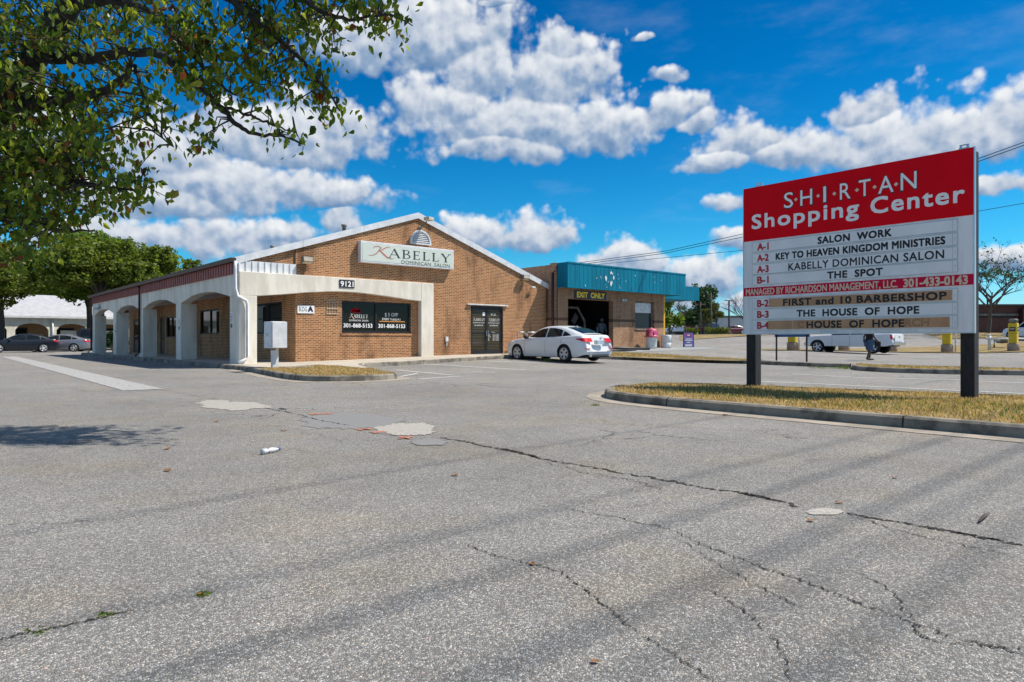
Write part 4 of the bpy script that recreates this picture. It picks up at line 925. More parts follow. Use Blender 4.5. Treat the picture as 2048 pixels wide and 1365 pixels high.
# things standing by the car wash
p = on(1304, 694, 'y', 23.3); tb = thing('trash_bin', 'white drum bin with a pink domed lid against the brick pier', 'bin', (p.x, 23.35, GZ + .03)); c = (p.x, 23.35, GZ + .03)
mb = MB(); mb.lathe([(.28, 0), (.30, .1), (.31, .62), (.33, .64), (.30, .66)], c, 20); mb.build('drum', M['white_plastic'], tb)
mb = MB(); mb.lathe([(.37, .60), (.38, .68), (.31, .70), (.29, .98), (.24, 1.06), (.05, 1.10), (.05, 1.14), (0, 1.14)], c, 20); hd = mb.build('lid', M['pink'], tb)
mb = MB(); mb.box(c[0] - .16, c[0] + .16, c[1] - .31, c[1] - .27, c[2] + .76, c[2] + .93); mb.build('flap', M['magenta'], hd)
p = on(1329, 694, 'y', 23.55); c = (p.x + .15, 23.55, GZ + .03); mb = MB(); mb.lathe([(.26, 0), (.29, .05), (.29, .3), (.275, .31), (.275, .33), (.29, .34), (.29, .7), (.27, .74), (0, .74)], c, 20)
tag(mb.build('white_drum', M['white_plastic']), 'tall white drum at the right corner of the car wash', 'drum')
nb = thing('vending_box', 'blue coin box on a post behind the white drum', 'vending box', (c[0] - .05, 24.2, GZ))
mb = MB(); mb.box(c[0] - .1, c[0], 24.15, 24.25, GZ - .1, 1.02); mb.build('post', M['blue_plastic'], nb)
mb = MB(); mb.prism([(c[0] - .3, 1.02), (c[0] + .2, 1.02), (c[0] + .2, 1.62), (c[0] + .1, 1.7), (c[0] - .3, 1.7)], 'y', 24.0, 24.4); bx_ = bevel(mb.build('box', M['blue_plastic'], nb), .02)
mb = MB(); mb.box(c[0] - .22, c[0] + .1, 23.985, 23.998, 1.36, 1.58); mb.build('display', M['white_plastic'], bx_)
p = at(1377, 44.5); AF = thing('sandwich_board', 'black and purple sandwich board standing open by the road', 'sandwich board', tuple(p), rad(-52 + 90))
H_ = 1.02
def panel(sgn, o): return [(sgn * (.02 + o), -.33, H_), (sgn * (.02 + o), .33, H_), (sgn * (.34 + o), .33, 0), (sgn * (.34 + o), -.33, 0)]
for sgn in (-1, 1):
    q = panel(sgn, 0) + panel(sgn, .03); mb = MB(); mb.add(q, [(0, 1, 2, 3), (7, 6, 5, 4), (0, 4, 5, 1), (1, 5, 6, 2), (2, 6, 7, 3), (3, 7, 4, 0)]); pn = mb.build('board', M['black'], AF, W=False)
    def F_(u, v): 
        s = (1 - v); return (sgn * (.053 + .32 * s), -.29 + .58 * u, H_ * v)
    mb = MB(); mb.add([F_(0, .03), F_(1, .03), F_(1, .97), F_(0, .97)], [(0, 1, 2, 3)]); mb.build('poster', M['purple'], pn, W=False)
    mb = MB()
    for k, (u0, u1, v0, v1) in enumerate(((.2, .8, .72, .9),)):
        mb.add([tuple(a + b for a, b in zip(F_(*q), (sgn * .004, 0, 0))) for q in ((u0, v0), (u1, v0), (u1, v1), (u0, v1))], [(0, 1, 2, 3)])
    mb.build('logo', M['magenta'], pn, W=False)
    mb = MB()
    for k, (u0, u1, v0, v1) in enumerate(((.15, .85, .54, .60), (.1, .9, .45, .51), (.3, .7, .32, .39), (.15, .9, .10, .24), (.35, .65, .77, .85))):
        mb.add([tuple(a + b for a, b in zip(F_(*q), (sgn * .007, 0, 0))) for q in ((u0, v0), (u1, v0), (u1, v1), (u0, v1))], [(0, 1, 2, 3)])
    mb.build('print', M['white_ink'], pn, W=False)
a, b = gp(1226, 697), gp(1286, 700); mb = MB(); mb.tube([(24.5, 23.5, .62), (27.7, 23.2, .56), (28.9, 22.5, .52)], .07, 8); mb.tube([(25.2, 22.9, .45), (27.9, 22.6, .47)], .05, 8)
tag(mb.build('guide_rail', M['black']), 'black steel wheel guide rail lying at the wash bay exit', 'guide rail')
# ------------------------------------------------------------------ directory sign
X = 11.75; SYL, SYR, ZB, ZT = 6.92, 3.19, 1.11, 3.845
ds = thing('directory_sign', 'large red and white shopping centre directory board on two black timber posts', 'sign', (X, (SYL + SYR) / 2, .12))
for ya, yb in ((SYL - .02, SYL - .21), (SYR + .19, SYR + .005)):
    mb = MB(); mb.box(X + .03, X + .24, yb, ya, -.1, ZT - .03); bevel(mb.build('post', M['old_timber'], ds), .012)
mb = MB(); mb.box(X - .02, X + .028, SYR, SYL, ZB, ZT); bd = mb.build('board', M['sign_white'], ds)
mb = MB()
for (y0, y1, z0, z1) in ((SYR - .012, SYR - .001, ZB - .01, ZT + .01), (SYL + .001, SYL + .012, ZB - .01, ZT + .01)): mb.box(X - .03, X + .04, y0, y1, z0, z1)
mb.box(X - .03, X + .04, SYR, SYL, ZB - .012, ZB - .001); mb.build('edge_trim', M['steel'], ds)
mb = MB()
for yc in (6.62, 3.32):
    mb.box(X - .01, X + .03, yc - .07, yc + .07, ZT + .001, ZT + .02); mb.box(X, X + .02, yc - .06, yc - .03, ZT + .02, ZT + .07); mb.box(X, X + .02, yc + .03, yc + .06, ZT + .02, ZT + .07); mb.box(X, X + .02, yc - .03, yc + .03, ZT + .055, ZT + .07)
mb.build('lifting_bracket', M['steel'], ds)
mb = MB(); mb.box(X - .026, X - .0205, SYR + .001, SYL - .001, 2.845, ZT - .001); hp = mb.build('header_panel', M['sign_red'], ds)
xv = X - .0265
def S(px, py): return on(px, py, 'x', X - .026)
# spaced capitals with little diamonds between them
let = [('S', 343, 402), ('H', 447, 523), ('I', 593, 611), ('R', 698, 767), ('T', 818, 893), ('A', 941, 1040), ('N', 1084, 1186)]
mbd, mbw, mbi = MB(), MB(), MB(); zb, zt = 3.365, 3.635
for i, (ch, a, b) in enumerate(let):
    ya = S(1460 + a / 3.175, 380).y; yb = S(1460 + b / 3.175, 380).y
    text_mb(mbd, ch, 'x', xv - .001, ya + .014, yb - .014, zb - .014, zt + .012, .018); text_mb(mbw, ch, 'x', xv - .004, ya, yb, zb, zt, .004)
for px, py in ((419, 411), (560, 388), (663, 374), (807, 351), (919, 332), (1055, 314)):
    c = S(1460 + px / 3.175, 270 + py / 3.175); r = .034
    mbi.add([(xv - .004, c.y, c.z - r), (xv - .004, c.y - r, c.z), (xv - .004, c.y, c.z + r), (xv - .004, c.y + r, c.z)], [(0, 1, 2, 3)])
mbd.build('letter_outline', M['ink'], hp); mbw.build('lettering', M['white_ink'], hp); mbi.build('diamonds', M['cream'], hp)
line(hp, M['white_ink'], 'Shopping', 'x', xv - .002, S(1504.5, 440).y, S(1717, 430).y, 3.07, 3.32, .0, 1.14, .017); line(hp, M['white_ink'], 'Center', 'x', xv - .002, S(1742, 430).y, S(1928.5, 400).y, 3.06, 3.31, .0, 1.14, .017)
rows = [('A-1', 'SALON  WORK', 1636, 1783, 493.5, 0), ('A-2', 'KEY TO HEAVEN KINGDOM MINISTRIES', 1552, 1890, 516, 0), ('A-3', 'KABELLY DOMINICAN SALON', 1577, 1888, 538.5, 0), ('B-1', 'THE  SPOT', 1655, 1765, 560, 0),
        ('B-2', 'FIRST and 10 BARBERSHOP', 1567, 1893, 607, 1), ('B-3', 'THE  HOUSE  OF  HOPE', 1594, 1838, 629, 0), ('B-4', 'HOUSE  OF  HOPE', 1614, 1808, 651, 1)]
for num, txt, xa, xb, yn, tan in rows:
    zc = S(1525, yn).z; h = .172 if tan == 0 else .178
    y0, y1 = 6.74, 3.40
    mb = MB(); mb.box(X - .027, X - .0205, y1, y0, zc - h / 2, zc + h / 2); tp = mb.build('tenant_panel', M['white_paint'], ds)
    mb = MB()
    for z in (zc - h / 2 - .008, zc + h / 2 + .001): mb.box(X - .031, X - .021, y1, y0, z, z + .006)
    for y in (y1 - .006, y1 + .06, y0 + .001): mb.box(X - .030, X - .0205, y, y + .004, zc - h / 2, zc + h / 2)
    mb.build('rail', M['steel'], tp)
    if tan:
        e = 6.41 if num == 'B-2' else 6.43
        mb = MB(); mb.box(X - .030, X - .0275, 3.47 + (.03 if num == 'B-4' else 0), e, zc - .078, zc + .078); mb.build('strip', M['tan_panel'], tp)
        mb = MB()
        for y in ((5.0,) if num == 'B-2' else (5.95, 4.87)): mb.box(X - .0312, X - .0302, y, y + .008, zc - .078, zc + .078)
        mb.build('joint', M['cream'], tp)
        if num == 'B-4':
            line(tp, M['tan_faint'], 'C', 'x', X - .0308, 5.86, 5.76, zc - .055, zc + .055, .0, 1.0, .012, 'faint_lettering'); line(tp, M['tan_faint'], 'RCH', 'x', X - .0308, 4.12, 3.78, zc - .055, zc + .055, .0, 1.0, .012, 'faint_lettering')
    d = X - .0325 if tan else X - .0285; ch = .112 if num != 'A-3' else .125
    line(tp, M['ink'], txt, 'x', d, S(xa, 540).y, S(xb, 540).y, zc - ch / 2 - .004, zc + ch / 2 - .004, .0, 1.08, .012 if num != 'A-3' else .006)
    line(tp, M['ink_red'], num, 'x', X - .029, S(1515, yn).y, S(1537, yn).y, zc - .062, zc + .058, .0, 1.0, .012, 'unit_number')
    mb = MB(); mb.lathe([(.008, 0), (.006, -.003), (0, -.003)], (X - .0275, 3.43, zc), 8, axis='x'); mb.lathe([(.008, 0), (.006, -.003), (0, -.003)], (X - .0275, 6.70, zc), 8, axis='x'); mb.build('screw', M['steel'], tp)
mb = MB(); mb.box(X - .026, X - .0205, SYR + .001, SYL - .001, 1.815, 1.975); bp = mb.build('manager_band', M['band_red'], ds)
line(bp, M['cream'], 'MANAGED BY RICHARDSON MANAGEMENT, LLC.', 'x', X - .028, 6.87, 4.23, 1.836, 1.948, .0, 1.0, .006); line(bp, M['cream'], '301-433-0143', 'x', X - .028, 4.14, 3.27, 1.832, 1.955, .0, 1.0, .012)
# small sign on two thin posts by the back kerb
p1_, p2_ = gp(1553, 719.5, .05), gp(1613.5, 722, .05); p2_ = p1_ + (p2_ - p1_)
bsn = thing('road_sign', 'blue backed sign on two thin posts at the far kerb behind the directory board', 'sign', tuple((p1_ + p2_) / 2))
for q in (p1_, p2_): mb = MB(); mb.box(q.x - .03, q.x + .03, q.y - .03, q.y + .03, q.z - .2, 2.1); mb.build('post', M['dark_frame'], bsn)
dv = (p2_ - p1_).normalized(); nv = Vector((-dv.y, dv.x, 0)); a = p1_ - dv * .14; b = p2_ + dv * .12
mb = MB()
vs_ = [Vector((q.x, q.y, z)) + nv * s for s in (.035, .06) for z in (1.13, 2.05) for q in (a, b)]
mb.add(vs_, [(0, 1, 3, 2), (4, 6, 7, 5), (0, 2, 6, 4), (1, 5, 7, 3), (0, 4, 5, 1), (2, 3, 7, 6)]); mb.build('board', M['blue_sign'], bsn)
# ------------------------------------------------------------------ vehicles
def lerp_pts(pts, x):
    for (x0, z0), (x1, z1) in zip(pts[:-1], pts[1:]):
        if x0 <= x <= x1 or x1 <= x <= x0:
            t = 0 if x1 == x0 else (x - x0) / (x1 - x0); return z0 + (z1 - z0) * t
    return pts[0][1] if abs(x - pts[0][0]) < abs(x - pts[-1][0]) else pts[-1][1]
def spl(pts, x):                         # smooth curve through points sorted by falling or rising x
    P_ = sorted(pts); n = len(P_)
    if x <= P_[0][0]: return P_[0][1]
    if x >= P_[-1][0]: return P_[-1][1]
    for i in range(n - 1):
        if P_[i][0] <= x <= P_[i + 1][0]:
            h = P_[i + 1][0] - P_[i][0]; t = (x - P_[i][0]) / h
            def sl(j):
                if j == 0 or j == n - 1: k = 1 if j == 0 else n - 1; return (P_[k][1] - P_[k - 1][1]) / (P_[k][0] - P_[k - 1][0])
                a = (P_[j][1] - P_[j - 1][1]) / (P_[j][0] - P_[j - 1][0]); b = (P_[j + 1][1] - P_[j][1]) / (P_[j + 1][0] - P_[j][0])
                return 0 if a * b <= 0 else 2 * a * b / (a + b)
            m0, m1 = sl(i) * h, sl(i + 1) * h; t2, t3 = t * t, t * t * t
            return (2 * t3 - 3 * t2 + 1) * P_[i][1] + (t3 - 2 * t2 + t) * m0 + (-2 * t3 + 3 * t2) * P_[i + 1][1] + (t3 - t2) * m1
def make_wheel(root, c, r, w, side, detail=True, rimm=None):
    """Tyre with a spoked rim; side +1 shows its face to +Y."""
    wh = MB(); wh.lathe([(r * .62, -w / 2), (r * .9, -w / 2), (r * .985, -w * .36), (r, -w * .2), (r, w * .2), (r * .985, w * .36), (r * .9, w / 2), (r * .62, w / 2)], c, 28, axis='y', cap=False)
    tyre = wh.build('wheel', M['rubber'], root, W=False)
    mb = MB(); f = w / 2 * side
    mb.lathe([(0, f * .55), (r * .64, f * .55)], c, 24, axis='y'); mb.build('rim_well', M['black'], tyre, W=False)
    mb = MB(); mb.lathe([(r * .66, f * .6), (r * .70, f * 1.0), (r * .64, f * 1.01), (r * .62, f * .6)], c, 28, axis='y', cap=False)
    for k in range(10 if detail else 5):
        a = 2 * pi * k / (10 if detail else 5) + (.12 if k % 2 else -.12) * (1 if detail else 0); w0 = r * .045 if detail else r * .09
        d = Vector((cos(a), 0, sin(a))); n = Vector((-sin(a), 0, cos(a))); o = Vector(c)
        q = [o + d * r * .1 - n * w0, o + d * r * .65 - n * w0 * 1.3, o + d * r * .65 + n * w0 * 1.3, o + d * r * .1 + n * w0]
        top = [v + Vector((0, f * .92, 0)) for v in q]; bot = [v + Vector((0, f * .6, 0)) for v in q]
        mb.add(top + bot, [(0, 1, 2, 3), (0, 4, 5, 1), (2, 6, 7, 3), (1, 5, 6, 2)])
    mb.lathe([(0, f * .97), (r * .13, f * .95), (r * .15, f * .6)], c, 12, axis='y')
    mb.build('rim', rimm or M['alloy'], tyre, W=False)
class Car:
    def __init__(s, L, W, r, axf, axr, deck, belt, roof, roofw, sill=.2, arch=1.17, Wtop=.93, wplan=None, bulge=.07):
        s.L, s.W, s.r, s.axf, s.axr, s.deck, s.belt, s.roof, s.roofw, s.sill, s.Ra = L, W, r, axf, axr, deck, belt, roof, roofw, sill, r * arch; s.Wtop = Wtop; s.bulge = bulge
        s.wplan = wplan or [(-L / 2, .80), (-L / 2 + .12, .90), (-L / 2 + .5, .975), (-L / 4, 1), (L / 5, 1), (L / 2 - .7, .97), (L / 2 - .25, .87), (L / 2, .66)]
    def hw(s, x): return s.W / 2 * spl(s.wplan, x)
    def sec(s, z, zs): return lerp_pts([(.1, .90), (.25, .955), (.42, .99), (.58, 1.0), (.78, .99), (max(zs, .8), s.Wtop + .02), (3, s.Wtop)], z)
    def zs(s, x): return spl(s.belt, x)
    def zt(s, x): return spl(s.deck, x)
    def zr(s, x): return spl(s.roof, x)
    def xend(s, x, z):
        e = s.L / 2; k = max(0, (abs(x) - (e - .45)) / .45); return x - math.copysign(s.bulge * k * k * min(4, ((z - .52) / .3) ** 2), x)
    def side_y(s, x, z):                 # outer skin, body and cabin
        zb = s.zs(x)
        if z <= zb: return s.hw(x) * s.sec(z, zb)
        yb = s.hw(x) * (s.Wtop + .02) - .02; zr = max(s.zr(x), zb + .01); t = min(1, (z - zb) / max(.05, zr - zb))
        return yb + (s.roofw * s.hw(0) - yb) * t ** 1.15
    def body(s, root, m):
        e = s.L / 2; xs = [-e + s.L * k / 60 for k in range(61)]
        for ax in (s.axf, s.axr):
            xs = [x for x in xs if not (ax - s.Ra - .03 < x < ax + s.Ra + .03)] + [ax + s.Ra * 1.0 * cos(pi * k / 18) for k in range(19)] + [ax - s.Ra - .015, ax + s.Ra + .015]
        xs = sorted(set(round(x, 4) for x in xs)); rows = []
        for x in xs:
            zb = s.sill + .10 * ss(e - .5, e, abs(x)); dz = None
            for ax in (s.axf, s.axr):
                if abs(x - ax) <= s.Ra + 1e-4: zb = max(zb, s.r + math.sqrt(max(0, s.Ra ** 2 - (x - ax) ** 2)))
            zs, zt = s.zs(x), s.zt(x); zs = min(zs, zt - .005) if zt < zs + .005 else zs; zb = min(zb, zs - .04)
            row = []
            for f in (0, .06, .2, .4, .6, .8, .93, 1):
                z = zb + (zs - zb) * f; row.append((s.xend(x, z), s.hw(x) * s.sec(z, zs), z))
            yb = row[-1][1]
            for g, f in ((.975, .45), (.93, .75), (.8, .93), (.5, .985), (.0, 1)): row.append((s.xend(x, zs + (zt - zs) * f), yb * g, zs + (zt - zs) * f))
            rows.append(row)
        mb = MB(); n = len(rows[0])
        for sg_ in (1, -1):
            b = [[(p[0], p[1] * sg_, p[2]) for p in r_] for r_ in rows]
            mb.add([p for r_ in b for p in r_], [(i * n + j, (i + 1) * n + j, (i + 1) * n + j + 1, i * n + j + 1) for i in range(len(b) - 1) for j in range(n - 1)], 0, True)
            for r_ in (b[0], b[-1]): mb.add(r_ + [(r_[0][0], 0, r_[0][2])], [tuple(range(n + 1))])
        # cabin
        x0, x1 = min(p[0] for p in s.roof), max(p[0] for p in s.roof); gx_ = [x0 + (x1 - x0) * k / 40 for k in range(41)]; rr = []
        for x in gx_:
            zr, zb = s.zr(x), s.zs(x) - .03; zr = max(zr, zb + .02)
            row = [(x, s.side_y(x, zb) - .012, zb)]
            for f in (.35, .7, .9): row.append((x, s.side_y(x, zb + (zr - zb) * f) - .004, zb + (zr - zb) * f))
            yr = s.side_y(x, zr)
            row += [(x, yr - .025, zr - .012), (x, yr - .09, zr + .006), (x, yr * .5, zr + .025), (x, 0, zr + .03)]; rr.append(row)
        n = len(rr[0])
        for sg_ in (1, -1): mb.add([(p[0], p[1] * sg_, p[2]) for r_ in rr for p in r_], [(i * n + j, (i + 1) * n + j, (i + 1) * n + j + 1, i * n + j + 1) for i in range(len(rr) - 1) for j in range(n - 1)], 0, True)
        bo = mb.build('body', m, root, W=False)
        mb = MB(); mb.box(-e + .25, e - .25, -s.W * .40, s.W * .40, s.sill - .02, s.sill + .35)
        for ax in (s.axf, s.axr): mb.box(ax - s.Ra * .98, ax + s.Ra * .98, -s.W * .43, s.W * .43, s.sill + .05, s.r + s.Ra * .9)
        mb.build('underbody', M['black'], root, W=False)
        return bo
    def side_patch(s, root, poly, m, name, off=.006, sides=(1, -1), parent=None):
        for sg_ in sides:
            c = (sum(p[0] for p in poly) / len(poly), sum(p[1] for p in poly) / len(poly)); pts = []
            for a, b in zip(poly, poly[1:] + poly[:1]): pts += [(a[0] + (b[0] - a[0]) * k / 4, a[1] + (b[1] - a[1]) * k / 4) for k in range(4)]
            V = lambda p: (s.xend(p[0], p[1]), (s.side_y(*p) + off) * sg_, p[1]); mb = MB(); n = len(pts)
            mid = [(c[0] + (p[0] - c[0]) * .5, c[1] + (p[1] - c[1]) * .5) for p in pts]
            mb.add([V(p) for p in pts] + [V(p) for p in mid] + [V(c)], [(i, (i + 1) % n, n + (i + 1) % n, n + i) for i in range(n)] + [(n + i, n + (i + 1) % n, 2 * n) for i in range(n)], 0, True)
            o = mb.build(name, m, parent or root, W=False)
        return o
    def top_patch(s, root, xa, xb, wa, wb, m, name, off=.008):
        mb = MB(); vs_ = []; ny = 9
        for i in range(9):
            x = xa + (xb - xa) * i / 8; k = wa + (wb - wa) * i / 8
            for j in range(ny):
                u = -1 + 2 * j / (ny - 1); yr = s.side_y(x, s.zr(x)); vs_.append((x, u * k * yr, s.zr(x) + .006 + .024 * min(1, (1 - abs(u * k)) * 2) + off))
        mb.add(vs_, [(i * ny + j, (i + 1) * ny + j, (i + 1) * ny + j + 1, i * ny + j + 1) for i in range(8) for j in range(ny - 1)], 0, True)
        return mb.build(name, m, root, W=False)
    def wrap(s, root, end, z0, z1, reach, inner, m, name, sides=(1, -1), off=.012, taper=0.0):
        """A lamp that wraps round a corner: along the side for reach, then across the end to inner*halfwidth."""
        for sg_ in sides:
            path = []; e = s.L / 2
            for k in range(7):
                x = end * (e - reach + reach * k / 6); path.append((x, None))
            mb = MB(); vs_ = []
            for k, (x, _) in enumerate(path):
                for z in (z0 + taper * (1 - k / 6), z1 - taper * .2 * (1 - k / 6)): vs_.append((s.xend(x, z) + end * off * k / 6, (s.side_y(x, z) + off) * sg_, z))
            ye = s.side_y(end * e, (z0 + z1) / 2)
            for k in range(1, 4):
                y = ye + (inner * s.W / 2 - ye) * k / 3
                for z in (z0, z1): vs_.append((s.xend(end * e, z) + end * (off + .012), y * sg_, z))
            n = len(vs_) // 2; mb.add(vs_, [(2 * i, 2 * i + 2, 2 * i + 3, 2 * i + 1) for i in range(n - 1)], 0, True); o = mb.build(name, m, root, W=False)
        return o
def sedan(root, paint, detail=True, lens_front=True):
    c = Car(4.88, 1.86, .335, 1.47, -1.36,
            deck=[(2.44, .66), (2.3, .74), (1.9, .87), (1.2, .965), (.9, 1.0), (-1.7, 1.07), (-2.1, 1.085), (-2.35, 1.08), (-2.44, 1.05)],
            belt=[(2.44, .60), (2.2, .70), (1.6, .83), (1.0, .90), (0, .925), (-1.2, .955), (-2.0, .97), (-2.44, .96)],
            roof=[(1.15, .96), (.95, 1.05), (.55, 1.25), (.2, 1.375), (-.2, 1.43), (-.6, 1.435), (-1.0, 1.395), (-1.4, 1.31), (-1.8, 1.18), (-2.12, 1.085)], roofw=.66)
    b = c.body(root, paint); g = M['car_glass']
    c.side_patch(root, [(.86, .955), (.72, 1.06), (.42, 1.235), (.1, 1.335), (-.22, 1.365), (-.24, .965)], g, 'side_window', .007)
    c.side_patch(root, [(-.31, .967), (-.29, 1.367), (-.62, 1.36), (-.95, 1.31), (-1.12, 1.265), (-1.16, .985)], g, 'side_window', .007)
    c.side_patch(root, [(-1.22, .992), (-1.2, 1.235), (-1.42, 1.16), (-1.68, 1.045), (-1.66, 1.02)], g, 'side_window', .007)
    c.top_patch(root, 1.02, .28, .84, .86, g, 'windshield'); c.top_patch(root, -1.2, -2.02, .84, .80, g, 'rear_window')
    c.wrap(root, -1, .80, .95, .46, .40, M['red_lens'], 'taillight', taper=.10, off=.016); c.wrap(root, 1, .60, .70, .55, .45, M['clear_lens'], 'headlight', taper=.05)
    for sg_ in (1, -1):
        for a, f in ((c.axf, sg_), (c.axr, sg_)): make_wheel(root, (a, sg_ * (c.W / 2 - .125), c.r), c.r, .225, sg_, detail)
        mb = MB(); mb.lathe([(0, -.10), (.07, -.08), (.085, 0), (.07, .09), (0, .1)], (.78, sg_ * .99, 1.0), 10, axis='y'); mb.tube([(.8, sg_ * .86, .96), (.8, sg_ * .96, .985)], .03, 6); mb.build('mirror', M['black'], root, W=False)
        if detail:
            for x in (-.06, -1.03):
                mb = MB(); y = (c.side_y(x, .86) + .02) * sg_; mb.box(x - .1, x + .1, min(y, y - .03 * sg_), max(y, y - .03 * sg_), .85, .882); mb.build('door_handle', paint, root, W=False)
    if detail:
        for xs in ((.98, .32, .93), (-.28, .30, .95), (-1.2, .75, .97)):
            for sg_ in (1, -1):
                mb = MB(); zz = [xs[1] + (xs[2] - xs[1]) * k / 8 for k in range(9)]
                mb.add([q for z in zz for q in ((xs[0] - .005, (c.side_y(xs[0], z) + .0025) * sg_, z), (xs[0] + .005, (c.side_y(xs[0], z) + .0025) * sg_, z))], [(2 * k, 2 * k + 2, 2 * k + 3, 2 * k + 1) for k in range(8)]); mb.build('door_gap', M['black'], root, W=False)
        e = -c.L / 2
        mb = MB(); mb.box(e - .025, e + .05, -.27, .27, .70, .86); pr_ = mb.build('plate_recess', M['rail_metal'], root, W=False)
        mb = MB(); mb.box(e - .036, e - .027, -.19, .19, .70, .86); mb.build('number_plate', M['plate'], root, W=False)
        mb = MB(); mb.lathe([(.055, -.045), (.055, -.03)], (e, 0, .94), 16, axis='x'); mb.build('badge', M['chrome'], root, W=False)
        mb = MB(); mb.box(e - .012, e + .2, -.66, .66, .20, .29); bevel(mb.build('rear_diffuser', M['black'], root, W=False), .03)
        mb = MB(); mb.box(e - .024, e + .1, -.70, .70, .405, .425); mb.build('bumper_trim', M['chrome'], root, W=False)
        for sg_ in (1, -1): mb = MB(); mb.lathe([(.05, -.05), (.055, -.05), (.055, .05)], (e - .0, sg_ * .55, .27), 12, axis='x'); mb.build('exhaust_tip', M['chrome'], root, W=False)
        for sg_ in (1, -1): mb = MB(); mb.box(e - .012, e + .02, min(sg_ * .55, sg_ * .82), max(sg_ * .55, sg_ * .82), .525, .55); mb.build('reflector', M['red_lens'], root, W=False)
        mb = MB(); mb.add([(-1.05, -.015, 1.41), (-1.05, .015, 1.41), (-1.25, .02, 1.37), (-1.25, -.02, 1.37), (-1.22, 0, 1.465)], [(0, 1, 4), (1, 2, 4), (2, 3, 4), (3, 0, 4)]); mb.build('roof_antenna', paint, root, W=False)
    return c
def suv(root, paint):
    c = Car(4.75, 1.9, .37, 1.45, -1.35, deck=[(2.37, .8), (2.2, .93), (1.7, 1.05), (1.1, 1.1), (-2.2, 1.1), (-2.37, 1.08)], belt=[(2.37, .75), (2.1, .86), (1.3, 1.0), (-2.37, 1.04)],
            roof=[(1.25, 1.05), (.9, 1.25), (.5, 1.55), (.2, 1.65), (-.8, 1.69), (-1.8, 1.62), (-2.1, 1.45), (-2.33, 1.1)], roofw=.74, sill=.26)
    c.body(root, paint); g = M['car_glass']
    c.side_patch(root, [(.95, 1.05), (.5, 1.42), (.2, 1.56), (-.25, 1.59), (-.25, 1.06)], g, 'side_window', .008); c.side_patch(root, [(-.33, 1.06), (-.33, 1.59), (-1.1, 1.58), (-1.15, 1.07)], g, 'side_window', .008); c.side_patch(root, [(-1.23, 1.07), (-1.2, 1.57), (-1.75, 1.5), (-1.95, 1.12)], g, 'side_window', .008)
    c.top_patch(root, 1.12, .3, .86, .88, g, 'windshield'); c.top_patch(root, -1.95, -2.27, .82, .82, g, 'rear_window')
    c.wrap(root, -1, .9, 1.1, .3, .55, M['red_lens'], 'taillight'); c.wrap(root, 1, .78, .9, .4, .5, M['clear_lens'], 'headlight')
    for sg_ in (1, -1):
        for a in (c.axf, c.axr): make_wheel(root, (a, sg_ * (c.W / 2 - .13), c.r), c.r, .24, sg_, False)
    return c
def pickup(root, paint):
    c = Car(5.9, 2.05, .42, 1.98, -1.70, deck=[(2.95, 1.05), (2.75, 1.16), (2.2, 1.22), (1.2, 1.27), (-2.9, 1.32), (-2.95, 1.30)], belt=[(2.95, .98), (2.6, 1.1), (1.2, 1.2), (-2.95, 1.28)],
            roof=[(1.35, 1.22), (1.0, 1.42), (.55, 1.78), (.2, 1.9), (-.6, 1.94), (-1.05, 1.9), (-1.25, 1.6), (-1.33, 1.25)], roofw=.76, sill=.48, arch=1.24, wplan=[(-2.95, .95), (-2.7, .985), (-1, 1), (1.5, 1), (2.5, .97), (2.8, .9), (2.95, .82)], bulge=.03)
    c.body(root, paint); g = M['car_glass']
    c.side_patch(root, [(1.05, 1.24), (.6, 1.62), (.25, 1.82), (-.2, 1.84), (-.2, 1.25)], g, 'side_window', .008); c.side_patch(root, [(-.28, 1.25), (-.28, 1.84), (-.95, 1.82), (-1.12, 1.26)], g, 'side_window', .008)
    c.top_patch(root, 1.25, .3, .86, .86, g, 'windshield'); c.top_patch(root, -1.1, -1.3, .8, .8, g, 'rear_window')
    c.wrap(root, -1, .95, 1.25, .12, .82, M['red_lens'], 'taillight'); c.wrap(root, 1, .92, 1.05, .35, .55, M['clear_lens'], 'headlight')
    mb = MB(); mb.box(-3.06, -2.9, -.95, .95, .55, .75); bevel(mb.build('rear_bumper', M['chrome'], root, W=False), .03)
    mb = MB(); mb.box(2.88, 3.0, -.85, .85, .5, .72); bevel(mb.build('front_bumper', M['chrome'], root, W=False), .03)
    mb = MB(); mb.box(-2.985, -2.955, -.72, .72, .8, 1.25); tg = bevel(mb.build('tailgate', paint, root, W=False), .01); mb = MB(); mb.box(-2.995, -2.987, -.12, .12, 1.06, 1.12); mb.build('handle', M['black'], tg, W=False)
    for sg_ in (1, -1):
        for a in (c.axf, c.axr): make_wheel(root, (a, sg_ * (c.W / 2 - .15), c.r), c.r, .29, sg_, False)
        for x in (.95, -.24, -1.3):
            mb = MB(); zz = [.5 + .72 * k / 6 for k in range(7)]; mb.add([q for z in zz for q in ((x - .008, (c.side_y(x, z) + .003) * sg_, z), (x + .008, (c.side_y(x, z) + .003) * sg_, z))], [(2 * k, 2 * k + 2, 2 * k + 3, 2 * k + 1) for k in range(6)]); mb.build('door_gap', M['black'], root, W=False)
        for x in (-.08, -1.0):
            mb = MB(); y = (c.side_y(x, 1.1) + .02) * sg_; mb.box(x - .1, x + .1, min(y, y - .03 * sg_), max(y, y - .03 * sg_), 1.09, 1.125); mb.build('door_handle', paint, root, W=False)
    return c
def vehicle(kind, name, label, cat, loc, rz, paint, group=None, **k):
    t = thing(name, label, cat, tuple(loc), rz, group); kind(t, paint, **k); return t
